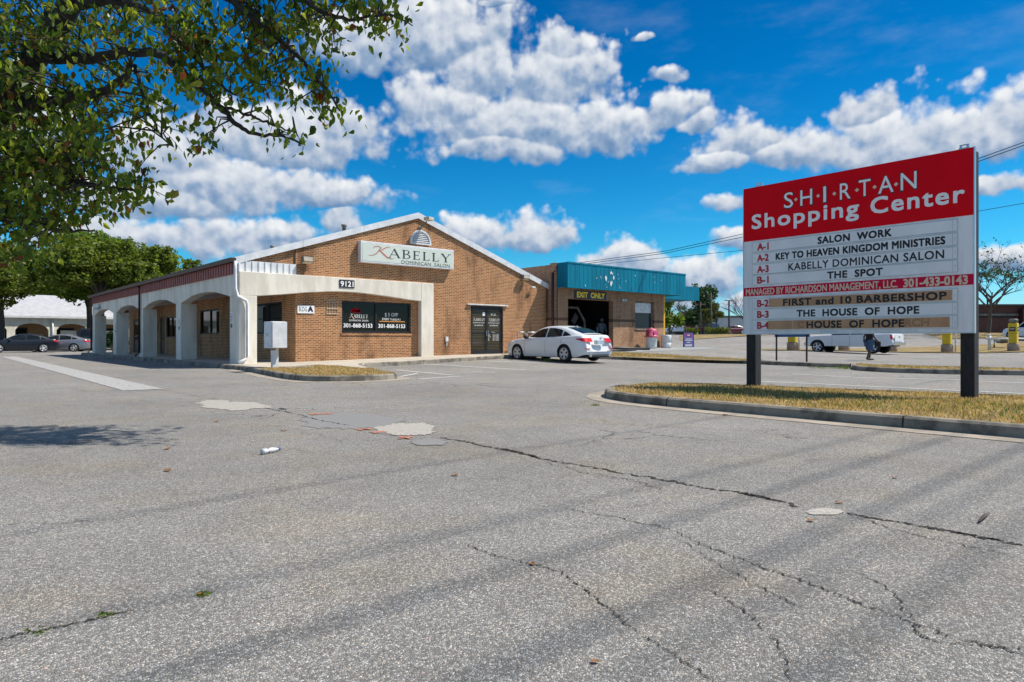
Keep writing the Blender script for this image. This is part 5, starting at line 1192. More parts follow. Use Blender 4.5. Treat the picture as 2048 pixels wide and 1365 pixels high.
# the white sedan noses up to the shopfront pavement; its left wheels stand at X 19.2
vehicle(sedan, 'parked_sedan', 'white four door sedan parked nose in at the brick shopfront', 'car', (20.13, 20.55, G(20, 20) + .0), rad(90), M['paint_car_white'])
pk = vehicle(pickup, 'pickup_truck', 'white pickup truck passing behind the directory sign', 'pickup truck', tuple(at(1705, 47)), rad(90), M['paint_car_white'])
# cars by the left-hand building
vehicle(sedan, 'parked_sedan', 'black sedan under the trees at the far left', 'car', at(42, 53.5), rad(180), M['paint_black'], detail=False)
vehicle(sedan, 'parked_sedan', 'silver sedan parked between the black sedan and the dark pickup', 'car', at(118, 57), rad(155), M['paint_silver'], detail=False)
vehicle(pickup, 'pickup_truck', 'dark pickup truck parked at the end of the arcade', 'pickup truck', at(188, 61), rad(-8), M['paint_black'])
# distant cars
vehicle(suv, 'parked_suv', 'white SUV beside the green tree in the far parking lot', 'car', at(1340, 118, 2.05), rad(60), M['paint_car_white'])
vehicle(suv, 'parked_suv', 'white SUV left of the long hedge in the far parking lot', 'car', at(1358, 112, 2.0), rad(40), M['paint_car_white'])
vehicle(sedan, 'parked_sedan', 'maroon car half hidden behind the lamp pole base', 'car', at(1464, 112, 1.9), rad(150), M['paint_maroon'], detail=False)
vehicle(suv, 'parked_suv', 'white car at the right edge behind the yellow vacuum stand', 'car', at(2070, 60), rad(70), M['paint_car_white'])
# ------------------------------------------------------------------ people
def skin_mesh(name, joints, bones, m, parent):
    me = bpy.data.meshes.new(name); names = list(joints); idx = {k: i for i, k in enumerate(names)}
    me.from_pydata([joints[k][:3] for k in names], [(idx[a], idx[b]) for a, b in bones], []); o = bpy.data.objects.new(name, me); COL.objects.link(o)
    sk = o.modifiers.new('s', 'SKIN'); sk.use_smooth_shade = True
    for i, k in enumerate(names):
        rr = joints[k][3]; me.skin_vertices[0].data[i].radius = rr if isinstance(rr, tuple) else (rr, rr)
    me.skin_vertices[0].data[0].use_root = True
    o.modifiers.new('u', 'SUBSURF').levels = 2
    dg = bpy.context.evaluated_depsgraph_get(); nm = bpy.data.meshes.new_from_object(o.evaluated_get(dg)); bpy.data.objects.remove(o)
    nm.name = name; nm.materials.clear(); nm.materials.append(m)
    o = bpy.data.objects.new(name, nm); COL.objects.link(o); o.parent = parent; return o
def person(t, J, m_skin, cloth, hair_m):
    """J: joint -> (x,y,z); builds one continuous body, then clothing a little outside it."""
    R_ = dict(pelvis=.125, waist=.115, chest=.14, neck=.055, jaw=.07, head=.098, crown=.07, shL=.065, elL=.043, wrL=.03, haL=.035, shR=.065, elR=.043, wrR=.03, haR=.035,
              hipL=.09, knL=.07, anL=.048, heL=.042, toL=.032, hipR=.09, knR=.07, anR=.048, heR=.042, toR=.032)
    j = {k: (*J[k], R_[k]) for k in R_ if k in J}
    B = [('pelvis', 'waist'), ('waist', 'chest'), ('chest', 'neck'), ('neck', 'jaw'), ('jaw', 'head'), ('head', 'crown')]
    for s in 'LR': B += [('chest', 'sh' + s), ('sh' + s, 'el' + s), ('el' + s, 'wr' + s), ('wr' + s, 'ha' + s), ('pelvis', 'hip' + s), ('hip' + s, 'kn' + s), ('kn' + s, 'an' + s), ('an' + s, 'to' + s)]
    j = {k: v for k, v in j.items() if k not in ('heL', 'heR')}
    for s in 'LR':                      # five short fingers on each hand
        h = Vector(J['ha' + s]); w_ = Vector(J['wr' + s]); d = (h - w_).normalized(); n = d.cross(Vector((1, 0, 0))).normalized()
        for q in range(5):
            o = n * (q - 2) * .018; ln = (.06, .075, .08, .07, .05)[q]; nm = 'f%s%d' % (s, q); j[nm] = (*(h + o + d * .03), .011); j[nm + 'e'] = (*(h + o + d * (.03 + ln) + Vector((0, 0, -.005))), .008); B += [('ha' + s, nm), (nm, nm + 'e')]
    body = skin_mesh('body', j, B, m_skin, t)
    for nm, keys, rad_, cm in cloth:
        kk = {k: (*(J[k] if isinstance(k, str) else k), rad_[i]) for i, k in enumerate(dict.fromkeys([q for b in keys for q in b]))}
        skin_mesh(nm, kk, keys, cm, t)
    hd = Vector(J['head']); mb = MB()
    mb.lathe([(0, .125), (.05, .118), (.085, .085), (.103, .03), (.102, -.02), (.09, -.03)], hd, 16); mb.build('hair', hair_m, t, W=False)
    f = Vector(J['face']).normalized(); sd_ = Vector((-f.y, f.x, 0)); mb = MB()
    for s in (-1, 1): mb.lathe([(0, -.012), (.012, 0), (0, .012)], hd + f * .093 + sd_ * s * .034 + Vector((0, 0, -.012)), 8)
    mb.lathe([(0, -.006), (.022, 0), (0, .006)], hd + f * .085 + Vector((0, 0, -.085)), 8); mb.build('face', M['ink'], t, W=False)
    mb = MB(); mb.lathe([(0, .02), (.012, 0), (.016, -.022), (0, -.03)], hd + f * .1 + Vector((0, 0, -.03)), 8)
    for s in (-1, 1): mb.lathe([(0, .035), (.014, .02), (.016, -.01), (0, -.03)], hd + sd_ * s * .1, 8)
    mb.build('nose_and_ears', m_skin, t, W=False)
    return body
def stride(f, sc=1.0):                   # walking along +x in its own space
    J = dict(pelvis=(0, 0, .93), waist=(.01, 0, 1.08), chest=(.03, 0, 1.33), neck=(.05, 0, 1.48), jaw=(.075, 0, 1.56), head=(.08, 0, 1.64), crown=(.08, 0, 1.71), face=(1, 0, 0),
             shL=(.03, .19, 1.41), elL=(-.12, .25, 1.15), wrL=(-.08, .27, .90), haL=(-.06, .27, .84), shR=(.03, -.19, 1.41), elR=(.10, -.25, 1.14), wrR=(.28, -.24, .95), haR=(.33, -.24, .92),
             hipL=(0, .09, .88), knL=(.09, .1, .49), anL=(.08, .1, .085), toL=(.27, .11, .035), hipR=(0, -.09, .88), knR=(.0, -.1, .48), anR=(-.14, -.1, .12), toR=(.02, -.11, .035))
    return {k: (v if k == 'face' else tuple(c * sc for c in v)) for k, v in J.items()}
p = gp(1738, 721); pr = thing('person', 'person walking in long blue denim shorts and black top behind the directory sign', 'person', tuple(p), rad(-40 - 0))
J = stride(1)
person(pr, J, M['skin_dark'], [('shirt', [('waist', 'chest'), ('chest', (.045, 0, 1.46)), ('chest', 'shL'), ('shL', (-.05, .22, 1.26)), ('chest', 'shR'), ('shR', (.07, -.22, 1.26)), ('waist', (0, 0, .92))], [.17, .19, .09, .10, .085, .10, .085, .19], M['shirt_black']),
    ('shorts', [('pelvis', 'hipL'), ('hipL', (.09, .11, .44)), ('pelvis', 'hipR'), ('hipR', (.0, -.11, .44))], [.18, .165, .165, .165, .165], M['denim'])], M['shirt_black'])
for s in 'LR':
    a, b = J['an' + s], J['to' + s]; skin_mesh('shoe', {'a': (a[0] - .02, a[1], a[2] + .03, .05), 'b': (a[0] - .03, a[1], a[2] - .035, .05), 'c': ((a[0] + b[0]) / 2, a[1], b[2] + .02, .05), 'd': (b[0] + .03, b[1], b[2] + .01, .04)}, [('a', 'b'), ('b', 'c'), ('c', 'd')], M['black'], pr)
bgp = p + Vector((.5, -.45, 0)); mb = MB(); c0 = Vector((p.x + cos(rad(-40)) * .42, p.y + sin(rad(-40)) * .42, p.z)); 
mb.box(c0.x - .10, c0.x + .16, c0.y - .06, c0.y + .06, c0.z + .66, c0.z + .92, rz=rad(-40)); tag(bevel(mb.build('carried_bag', M['shirt_black']), .03), 'dark bag held by the walking person', 'bag')
p = on(1203, 660, 'y', 25.1); q = thing('person', 'person in grey blue hooded top standing inside the dark wash bay', 'person', (p.x, 25.1, .46), rad(-110))
J = dict(pelvis=(0, 0, .92), waist=(0, 0, 1.06), chest=(.02, 0, 1.3), neck=(.03, 0, 1.44), jaw=(.06, 0, 1.51), head=(.06, 0, 1.58), crown=(.06, 0, 1.65), face=(1, 0, 0), shL=(.01, .19, 1.38), elL=(.0, .27, 1.1), wrL=(.1, .26, .88), haL=(.12, .25, .82), shR=(.01, -.19, 1.38), elR=(.0, -.27, 1.1), wrR=(.1, -.26, .88), haR=(.12, -.25, .82),
         hipL=(0, .1, .88), knL=(.03, .11, .48), anL=(0, .11, .08), toL=(.2, .13, .03), hipR=(0, -.1, .88), knR=(.03, -.11, .48), anR=(0, -.11, .08), toR=(.2, -.13, .03))
person(q, J, M['skin_dark'], [('hooded_top', [('waist', 'chest'), ('chest', (.03, 0, 1.42)), ('chest', 'shL'), ('shL', 'elL'), ('elL', (.08, .26, .92)), ('chest', 'shR'), ('shR', 'elR'), ('elR', (.08, -.26, .92)), ('waist', (0, 0, .86))], [.145, .17, .1, .09, .07, .05, .09, .07, .05, .15], M['grey_cloth']),
    ('trousers', [('pelvis', 'hipL'), ('hipL', 'knL'), ('knL', (.0, .11, .12)), ('pelvis', 'hipR'), ('hipR', 'knR'), ('knR', (.0, -.11, .12))], [.14, .11, .08, .07, .11, .08, .07], M['shirt_black'])], M['grey_cloth'])
# ------------------------------------------------------------------ vacuum stands, pipe rail, roadside posts
GV = 'yellow vacuum stands along the roadside verge'
def vacuum(px, label, dep=51.5):
    p = at(px, dep); t = thing('vacuum_stand', label, 'vacuum stand', tuple(p), 0, GV); t.scale = (1.1, 1.1, 1.1)
    mb = MB(); mb.lathe([(.36, -.2), (.36, .5), (.33, .56), (0, .56)], (0, 0, 0), 22); mb.build('base', M['base_conc'], t, W=False)
    mb = MB(); mb.box(-.24, .24, -.24, .24, .56, 1.22); mb.box(-.255, .255, -.255, .255, 1.225, 1.95); un = bevel(mb.build('cabinet', M['yellow'], t, W=False), .04)
    mb = MB(); mb.box(-.265, -.257, -.17, .17, 1.38, 1.68); mb.box(-.17, .17, -.265, -.257, 1.38, 1.68); mb.build('control_panel', M['black'], un, W=False)
    mb = MB(); mb.box(-.268, -.266, -.13, .13, 1.56, 1.6); mb.box(-.268, -.266, -.10, .10, 1.48, 1.51); mb.box(-.13, .13, -.268, -.266, 1.56, 1.6); mb.box(-.10, .10, -.268, -.266, 1.48, 1.51); mb.build('panel_print', M['cream'], un, W=False)
    mb = MB(); mb.lathe([(.23, 1.95), (.23, 2.03), (.27, 2.05), (.27, 2.2), (.2, 2.24), (0, 2.24)], (0, 0, 0), 20); mb.build('motor_head', M['grime'], t, W=False)
    return t
for px, lab in ((1585, 'yellow vacuum stand behind the thin posted sign'), (1688, 'yellow vacuum stand hidden behind the middle of the white pickup'), (1783, 'yellow vacuum stand behind the tail of the white pickup'), (1894, 'yellow vacuum stand seen just left of the right timber sign post'), (2027, 'yellow vacuum stand beside the white pipe rail at the right')):
    vacuum(px, lab)
for px, lab, zt in ((1598, 'slim white marker pipe by the leftmost vacuum stand', 1.9), (1791, 'slim white marker pipe at the tail of the white pickup', 2.0), (1911, 'slim white marker pipe beside the right timber sign post', 2.2)):
    p = at(px, 51.2); mb = MB(); mb.tube([(p.x, p.y, p.z - .1), (p.x, p.y, p.z + zt)], .055, 10); mb.lathe([(.06, zt), (.04, zt + .05), (0, zt + .06)], tuple(p), 10); tag(mb.build('marker_pipe', M['white_plastic']), lab, 'post', 'white marker pipes along the verge')
t = thing('pipe_rail', 'low white pipe rail on posts at the right edge', 'guard rail', tuple(at(1978, 53)))
A1, B1 = at(1971, 53), at(2110, 56); B1.z = A1.z
mb = MB(); mb.tube([A1 + Vector((0, 0, .96)), B1 + Vector((0, 0, .96))], .08, 10); mb.build('rail', M['white_plastic'], t)
for px in (1979, 2095): q = at(px, 53.3); mb = MB(); mb.tube([q, q + Vector((0, 0, 1.15))], .12, 10); mb.lathe([(.12, 1.15), (.08, 1.25), (0, 1.28)], tuple(q), 10); mb.build('post', M['white_plastic'], t)
p = at(2004, 55); t = thing('backflow_unit', 'grey pipe valve unit on two legs behind the white rail', 'valve', tuple(p))
mb = MB(); mb.tube([p + Vector((-.5, .4, .0)), p + Vector((-.5, .4, .6)), p + Vector((.6, -.5, .6)), p + Vector((.6, -.5, 0))], .1, 8); mb.build('pipe', M['rail_metal'], t); mb = MB(); mb.lathe([(0, -.4), (.2, -.38), (.24, 0), (.2, .38), (0, .4)], p + Vector((0, -.0, .6)), 12, axis='y'); mb.build('valve', M['grime'], t)
# ------------------------------------------------------------------ foliage
def tree(name, label, cat, base, h, cr, trunk_h, lm, n, leaf=.3, bark=None, lumps=9, seed=1, squash=.8, group=None, flat=0.0, gaps=.0):
    """Trunk and limbs, crown of leaf-sized faces gathered into clumps."""
    r = random.Random(seed); t = thing(name, label, cat, tuple(base), 0, group); b = Vector((0, 0, 0))
    top = h - trunk_h; cl = []
    for k in range(lumps):
        a = r.uniform(0, 2 * pi); q = math.sqrt(r.random()) * .72; zc = trunk_h + top * r.uniform(.22, .80); w = 1 - .35 * abs((zc - trunk_h) / top - .42) * 2
        cl.append((cr * q * cos(a) * w, cr * q * sin(a) * w, zc, cr * r.uniform(.30, .5)))
    mb = MB(); th = max(.08, h * .022)
    mb.tube([(0, 0, -.2), (th * .3, 0, trunk_h * .6), (0, th * .4, trunk_h), (0, 0, trunk_h + top * .4)], [th * 1.25, th, th * .85, th * .4], 8)
    for c in cl[:9]: mb.tube([(0, 0, trunk_h * .85), (c[0] * .4, c[1] * .4, trunk_h + (c[2] - trunk_h) * .5), c[:3]], [th * .55, th * .35, th * .12], 5)
    mb.build('trunk', bark or M['bark_grey'], t, W=False)
    mb = MB(); per = n // lumps
    for c in cl:
        for _ in range(per):
            d = Vector((r.gauss(0, 1), r.gauss(0, 1), r.gauss(0, 1))).normalized() * (c[3] * (r.random() ** .45)); d.z *= squash
            sub = Vector((sin(d.x * 7 / c[3] + c[0]), sin(d.y * 6 / c[3] + c[1]), sin(d.z * 7 / c[3]))) * c[3] * .1
            o = Vector(c[:3]) + d + sub; s = leaf * r.uniform(.6, 1.3)
            u = Vector((r.gauss(0, 1), r.gauss(0, 1), r.gauss(0, .6))).normalized(); w = u.cross(Vector((r.gauss(0, 1), r.gauss(0, 1), r.gauss(0, 1)))).normalized()
            mb.add([o - u * s, o - w * s * .5, o + u * s, o + w * s * .5 + Vector((0, 0, s * .15))], [(0, 1, 2, 3)])
    mb.build('crown', lm, t, fix=False, W=False); return t
GT = 'leafy trees behind the arcade'
tree('leafy_tree', 'wide olive green tree over the cars at the far left', 'tree', at(2, 64, 0), 10.4, 5.6, 4.2, M['leaf_far'], 14000, .19, seed=3, lumps=14, group=GT)
tree('leafy_tree', 'low branched tree in front of the white roof at the far left', 'tree', at(-60, 58, 0), 8.6, 4.6, 2.9, M['leaf_far'], 11000, .18, seed=4, lumps=12, group=GT)
tree('leafy_tree', 'tree crown hanging over the white metal roof', 'tree', at(202, 64, 0), 10.2, 5.6, 5.6, M['leaf_far'], 17000, .20, seed=14, lumps=17, group=GT)
tree('leafy_tree', 'broad tree rising behind the white metal roof', 'tree', at(118, 118, 0), 15.5, 8.5, 4.0, M['leaf_far'], 14000, .3, seed=31, lumps=16, group=GT)
tree('leafy_tree', 'farthest tree behind the left end of the white metal roof', 'tree', at(50, 124, 0), 14.0, 8.0, 4.0, M['leaf_far'], 11000, .32, seed=32, lumps=15, group=GT)
tree('leafy_tree', 'tall bright topped tree beyond the far end of the arcade', 'tree', at(178, 70, 0), 12.4, 5.4, 4.6, M['leaf_bright'], 14000, .24, seed=5, lumps=15, group=GT)
tree('leafy_tree', 'dense tree rising just past the end column of the arcade', 'tree', at(250, 74, 0), 12.3, 5.6, 3.2, M['leaf_far'], 15000, .21, seed=6, lumps=14, group=GT)
tree('leafy_tree', 'bushy tree behind the middle of the maroon metal band', 'tree', at(318, 66, 0), 10.6, 4.6, 3.0, M['leaf_far'], 12000, .2, seed=7, lumps=13, group=GT)
tree('leafy_tree', 'thin topped tree nearest the gable roof line', 'tree', at(372, 74, 0), 10.6, 3.2, 3.2, M['leaf_far'], 5000, .2, seed=8, lumps=9, group=GT)
tree('shrub', 'dark shrub seen through the far arcade arches', 'shrub', at(226, 50, 0), 2.0, 1.0, .25, M['leaf_dark'], 2600, .10, seed=9)
tree('leafy_tree', 'bright green tree right behind the ochre canopy post', 'tree', at(1340, 58, .45), 5.4, 1.5, 1.2, M['leaf_bright'], 4200, .14, seed=21, lumps=10, squash=1.1)
tree('evergreen_tree', 'dark evergreen behind the wooden utility pole', 'tree', at(1408, 150, 1.9), 11.5, 3.9, 2, M['leaf_dark'], 5000, .36, seed=22, lumps=12, squash=1.2)
tree('leafy_tree', 'dark tree mass between the bare tree and the utility pole', 'tree', at(1384, 165, 1.9), 7.6, 4.2, 1.5, M['leaf_dark'], 4000, .36, seed=23, lumps=10)
tree('leafy_tree', 'small round yellow green tree above the long hedge', 'tree', at(1433, 112, 1.9), 5.6, 1.45, 2.0, M['leaf_olive'], 3000, .17, seed=24, lumps=8)
tree('leafy_tree', 'small sparse tree left of the round yellow green tree', 'tree', at(1414, 114, 1.9), 5.1, 1.0, 1.4, M['leaf_olive'], 900, .16, seed=25, lumps=7)
def hedge(px0, px1, dep, h, z, label):
    A1, B1 = at(px0, dep, z), at(px1, dep, z); d = B1 - A1; L = d.length; d.normalize(); nn = Vector((-d.y, d.x, 0)); r = random.Random(int(px0)); t = thing('hedge', label, 'hedge', tuple(A1), 0); mb = MB()
    for k in range(int(L * 320)):
        o = A1 + d * r.uniform(0, L) + nn * r.uniform(-.8, .8) + Vector((0, 0, h * (r.random() ** .6) * (.9 + .12 * sin(k * .37))))
        s = .14 * r.uniform(.6, 1.3); u = Vector((r.gauss(0, 1), r.gauss(0, 1), r.gauss(0, 1))).normalized(); w = u.cross(Vector((r.gauss(0, 1), r.gauss(0, 1), r.gauss(0, 1)))).normalized()
        mb.add([o - u * s, o - w * s * .6, o + u * s, o + w * s * .6], [(0, 1, 2, 3)])
    mb.build('foliage', M['leaf_olive'], t, fix=False)
    mb = MB()
    for k in range(int(L / .8) + 1): q = A1 + d * min(L, k * .8); mb.tube([q + Vector((0, 0, -.1)), q + Vector((.1, 0, h * .6))], .04, 5)
    mb.build('stems', M['bark_grey'], t)
hedge(1412, 1458, 100, 1.25, 1.62, 'long clipped hedge below the round yellow green tree'); hedge(1370, 1395, 97, 1.15, 1.55, 'short brownish hedge behind the sandwich board')
def bare_tree(label, base, h, spread, seed, leaves=0, lm=None, th=None, n0=7, dep=4):
    r = random.Random(seed); t = thing('bare_tree', label, 'tree', tuple(base), 0); mb = MB(); tips = []; th = th or h * .022
    def grow(p, d, L, rad_, lev):
        pts = [p]; q = p
        for k in range(3): d = (d + Vector((r.gauss(0, .13), r.gauss(0, .13), r.gauss(0, .08)))).normalized(); q = q + d * L / 3; pts.append(q)
        mb.tube(pts, [rad_, rad_ * .85, rad_ * .7, rad_ * .5], 5 if lev > 1 else 7, cap=False)
        if lev >= dep: tips.append((pts[1], q)); return
        for k in range(r.choice((2, 3, 3)) if lev else n0):
            a = r.uniform(0, 2 * pi); s = Vector((cos(a), sin(a), r.uniform(.0, .5))); f = r.uniform(.3, 1.0); o = pts[1] + (q - pts[1]) * f
            grow(o, (d * .75 + s * spread).normalized(), L * r.uniform(.55, .8), rad_ * .5, lev + 1)
    grow(Vector((0, 0, -.2)), Vector((0, 0, 1)), h * .42, th, 0)
    mb.build('trunk', M['bark_grey'], t, fix=False, W=False)
    if leaves:
        mb = MB()
        for _ in range(leaves):
            a, b = r.choice(tips); o = a + (b - a) * r.random() + Vector((r.gauss(0, .12), r.gauss(0, .12), r.gauss(0, .12)))
            if o.z > h * .62 and r.random() < .75: continue
            s = .13 * r.uniform(.6, 1.3); u = Vector((r.gauss(0, 1), r.gauss(0, 1), r.gauss(0, 1))).normalized(); w = u.cross(Vector((r.gauss(0, 1), r.gauss(0, 1), r.gauss(0, 1)))).normalized(); mb.add([o - u * s, o - w * s * .5, o + u * s, o + w * s * .5], [(0, 1, 2, 3)])
        mb.build('leaves', lm or M['leaf_olive'], t, fix=False, W=False)
    return t
bare_tree('half bare tree with a few green leaves right of the directory sign', at(1976, 70, 1.62), 10.2, .66, 5, 3600, M['leaf_dark'], .2, 9, 6)
bare_tree('leafless tree poking up beside the left edge of the directory sign', at(1500, 92, 1.7), 8.0, .8, 8, 0, None, .15, 7)
bare_tree('thin grey tree behind the sandwich board', at(1374, 96, 1.6), 6.2, .55, 12, 700, M['leaf_dark'], .11, 6)
# ------------------------------------------------------------------ far buildings
def vis_box(name, label, pxa, pxb, ytop, depth, zb, m, dz=14, cat='building'):
    A1, B1 = at(pxa, depth, zb), at(pxb, depth, zb); zt = EYE + (HZ - ytop) / FL * depth; d = (B1 - A1).normalized(); nn = Vector((-d.y, d.x, 0))
    if nn.dot(Vector((*FW, 0))) < 0: nn = -nn
    t = thing(name, label, cat, tuple(A1)); C_, D_ = B1 + nn * dz, A1 + nn * dz; mb = MB(); v = [A1, B1, C_, D_]
    mb.add([(*p.xy, zb - 1) for p in v] + [(*p.xy, zt) for p in v], [(0, 1, 5, 4), (1, 2, 6, 5), (2, 3, 7, 6), (3, 0, 4, 7), (4, 5, 6, 7)]); mb.build('wall', m, t)
    def sub(nm, a, b, y0, y1, mm, off=.08, wy=.1, parent=None):
        k = lambda px: A1 + d * ((at(px, depth, zb) - A1).dot(d)); P0, P1 = k(a), k(b); z1, z0 = EYE + (HZ - y0) / FL * depth, EYE + (HZ - y1) / FL * depth; mb = MB(); f = nn * -off; bk = nn * -.005
        mb.add([(*(p + o).xy, z) for o in (f, bk) for z in (z0, z1) for p in (P0, P1)], [(0, 1, 3, 2), (4, 6, 7, 5), (0, 2, 6, 4), (1, 5, 7, 3), (0, 4, 5, 1), (2, 3, 7, 6)]); return mb.build(nm, mm, parent or t)
    return t, sub
t, sub = vis_box('warehouse_shop', 'long pale grey shop building in the far distance', 1418, 1530, 633, 165, 1.7, M['grey_wall'], 30)
sub('parapet', 1418, 1530, 632, 636, M['grime'], .25); sub('shopfront', 1465, 1530, 658, 671, M['dark_frame']); sub('blue_panel', 1424, 1437, 649, 656, M['blue_sign'], .3)
for a in (1472, 1482, 1494): sub('pane', a, a + 5, 660, 670, M['white_plastic'], .12)
t, sub = vis_box('strip_mall', 'low red fronted strip mall in the far distance', 1350, 1420, 642, 170, 1.7, M['mall_tan'], 26)
sub('red_front', 1352, 1414, 651, 661, M['mall_red'], 1.2); sub('white_stripe', 1352, 1414, 655.2, 656.2, M['white_plastic'], 1.3); sub('shopfront', 1352, 1414, 662, 670, M['dark_frame'], .3); sub('sign_panel', 1361, 1370, 643, 648, M['mall_red'], .3)
for a, w in ((1388, 4), (1404, 3)): sub('pillar', a, a + w, 648, 668, M['white_plastic'], 1.6)
t, sub = vis_box('brick_building', 'dark brown brick building on the bank behind the half bare tree', 1930, 2120, 611, 82, 1.75, M['brick_far'], 25)
sub('band', 1930, 2035, 628, 632, M['grime'], .2); sub('window_strip', 1930, 2030, 632, 636, M['dark_frame'], .1); sub('roof_edge', 1930, 2120, 609, 613, M['brown_metal'], .3); sub('pier', 2036, 2120, 618, 657, M['brown_metal'], .8)
# left-hand arcade building with the white roof
BY = 93.5
t = thing('arcade_shop', 'cream arcaded shop with a white metal roof behind the parked cars', 'building', (15, BY, 0))
x0, x1 = -8.0, 40.0; mb = MB(); top = [(x0, 3.45)]; pts = []; x = x0 + .2; aw, pw = 3.1, .75; mb2 = MB()
arches = []
while x + aw < x1 - .5: arches.append((x, x + aw)); x += aw + pw
poly = [(x0, 3.5), (x0, -.2)]
for a, b in arches:
    poly += [(a, -.2), (a, 2.1)] + [(a + (b - a) * k / 10, 2.1 + .75 * math.sqrt(max(0, 1 - (2 * k / 10 - 1) ** 2))) for k in range(1, 10)] + [(b, 2.1), (b, -.2)]
poly += [(x1, -.2), (x1, 3.5)]
mb.prism(poly, 'y', BY, BY + .5); mb.build('arcade_wall', M['stucco'], t)
mb = MB(); ops = []
mb.box(x0, x1, BY + 3, BY + 3.3, -.2, 3.4); mb.build('wall', M['brick_tan'], t)
for k in range(10):
    xx = x0 + 1 + k * 4.6; mb = MB(); mb.box(xx, xx + 2.2, BY + 2.94, BY + 2.995, .1 if k % 3 == 0 else .8, 2.4); ww = mb.build('window', M['dark_frame'], t); mb = MB(); mb.box(xx + .15, xx + 1.0, BY + 2.92, BY + 2.938, 1.0, 2.2); mb.box(xx + 1.15, xx + 2.05, BY + 2.92, BY + 2.938, 1.0, 2.2); mb.build('pane', M['glass_plain'], ww)
for xx, tx in ((12.2, 'NATO'), (16.6, 'HOUSE')):
    mb = MB(); mb.box(xx, xx + 1.6, BY + 2.9, BY + 2.915, 1.05, 2.1); mb.build('poster', M['white_paint'], t)
mb = MB(); mb.prism([(BY - .3, 3.5), (BY - .3, 3.65), (BY + 8, 6.5), (BY + 16, 3.65), (BY + 16, 3.5)], 'x', x0 - .4, x1); mb.build('roof', M['roof_white'], t)
mb = MB(); mb.box(x0 - .4, x1, BY - .42, BY - .302, 3.46, 3.68); mb.build('gutter', M['white_metal'], t)
for i in (1, 4, 7):
    q = arches[i][1] + pw / 2; mb = MB(); mb.tube([(q, BY - .1, 3.5), (q, BY - .1, .1)], .09, 8); mb.build('downspout', M['white_metal'], t)
# ------------------------------------------------------------------ poles and wires
def pole(name, label, px, dep, ytop, z, r, arms, m, cat='utility pole'):
    b = at(px, dep, z); zt = EYE + (HZ - ytop) / FL * dep; t = thing(name, label, cat, tuple(b)); h = zt - z; u = Vector((*RT, 0))
    mb = MB(); mb.tube([(0, 0, -.3), (0, 0, h)], [r, r * .7], 8); mb.build('pole', m, t, W=False)
    for dz, L in arms:
        mb = MB(); a = Vector((0, 0, h - dz)); w = Vector((0, 0, .07)); mb.tube([a - u * L, a + u * L], r * .5, 5)
        for s in (-.9, -.4, .4, .9): mb.tube([a + u * L * s, a + u * L * s + Vector((0, 0, .25))], .05, 5)
        mb.build('crossarm', m, t, W=False)
    return t
pole('utility_pole', 'shorter wooden utility pole with a crossarm in front of the dark evergreen', 1401, 118, 604, 1.8, .16, [(.5, .9)], M['wood_pole'])
pole('utility_pole', 'tall utility pole between the crossarm pole and the round tree', 1422, 110, 586, 1.8, .15, [(.7, .5)], M['wood_pole'])
b = at(1458, 104, 1.75); t = thing('lamp_post', 'T shaped parking lot lamp post beside the long hedge', 'lamp post', tuple(b)); u = Vector((*RT, 0)); zt = EYE + (HZ - 602) / FL * 104 - b.z
mb = MB(); mb.tube([(0, 0, -.2), (0, 0, zt)], .13, 8); mb.lathe([(.3, -.3), (.3, .5), (.2, .6)], (0, 0, 0), 10); mb.build('pole', M['brown_metal'], t, W=False)
for s in (-1, 1): mb = MB(); a = Vector((0, 0, zt)); c = a + u * s * .35; mb.box(c.x - .3, c.x + .3, c.y - .14, c.y + .14, c.z - .03, c.z + .09, rz=HEAD - pi / 2); mb.build('lamp_head', M['grime'], t, W=False)
for nm, pts, r in (('upper of the two close power lines running over the car wash', [(1165, 525), (1330, 503), (1488, 468), (1700, 405), (1950, 320), (2048, 285)], .015), ('lower of the two close power lines running over the car wash', [(1180, 527), (1330, 507), (1488, 474), (1700, 412), (1950, 326), (2048, 291)], .015), ('lowest single cable running over the car wash', [(1200, 529), (1330, 516), (1488, 501), (1700, 470), (1950, 424), (2048, 407)], .011)):
    P_ = [on(px, py, 'x', 30.0) for px, py in pts]; d = P_[-1] - P_[-2]; P_.append(P_[-1] + d * 1.2 + Vector((0, 0, .4))); P_.append(P_[-1] + d * 3 + Vector((0, 0, 1.0))); d0 = P_[0] - P_[1]; P_.insert(0, Vector((30, P_[0].y + 9, P_[0].z - .15)))
    mb = MB(); mb.tube(P_, r, 5, cap=True); tag(mb.build('power_line', M['wire']), nm, 'cable', 'power lines over the car wash')
for k, (ys, rr) in enumerate(((4.05, .014), (2.15, .020), (2.78, .016), (1.5, .021), (1.22, .013), (.85, .018))):   # lines overhead, behind the camera: their shadows cross the asphalt
    H_ = 15.0; yw = ys - .42 * H_; mb = MB(); dx = .08 if k < 1 else .02
    mb.tube([(-60 + q * 12, yw + dx * (-60 + q * 12 - 5), H_ + .4 * ((q - 6) / 6) ** 2) for q in range(13)], rr, 6)
    tag(mb.build('overhead_line', M['wire']), 'power line overhead whose shadow crosses the asphalt', 'cable', 'power lines overhead')
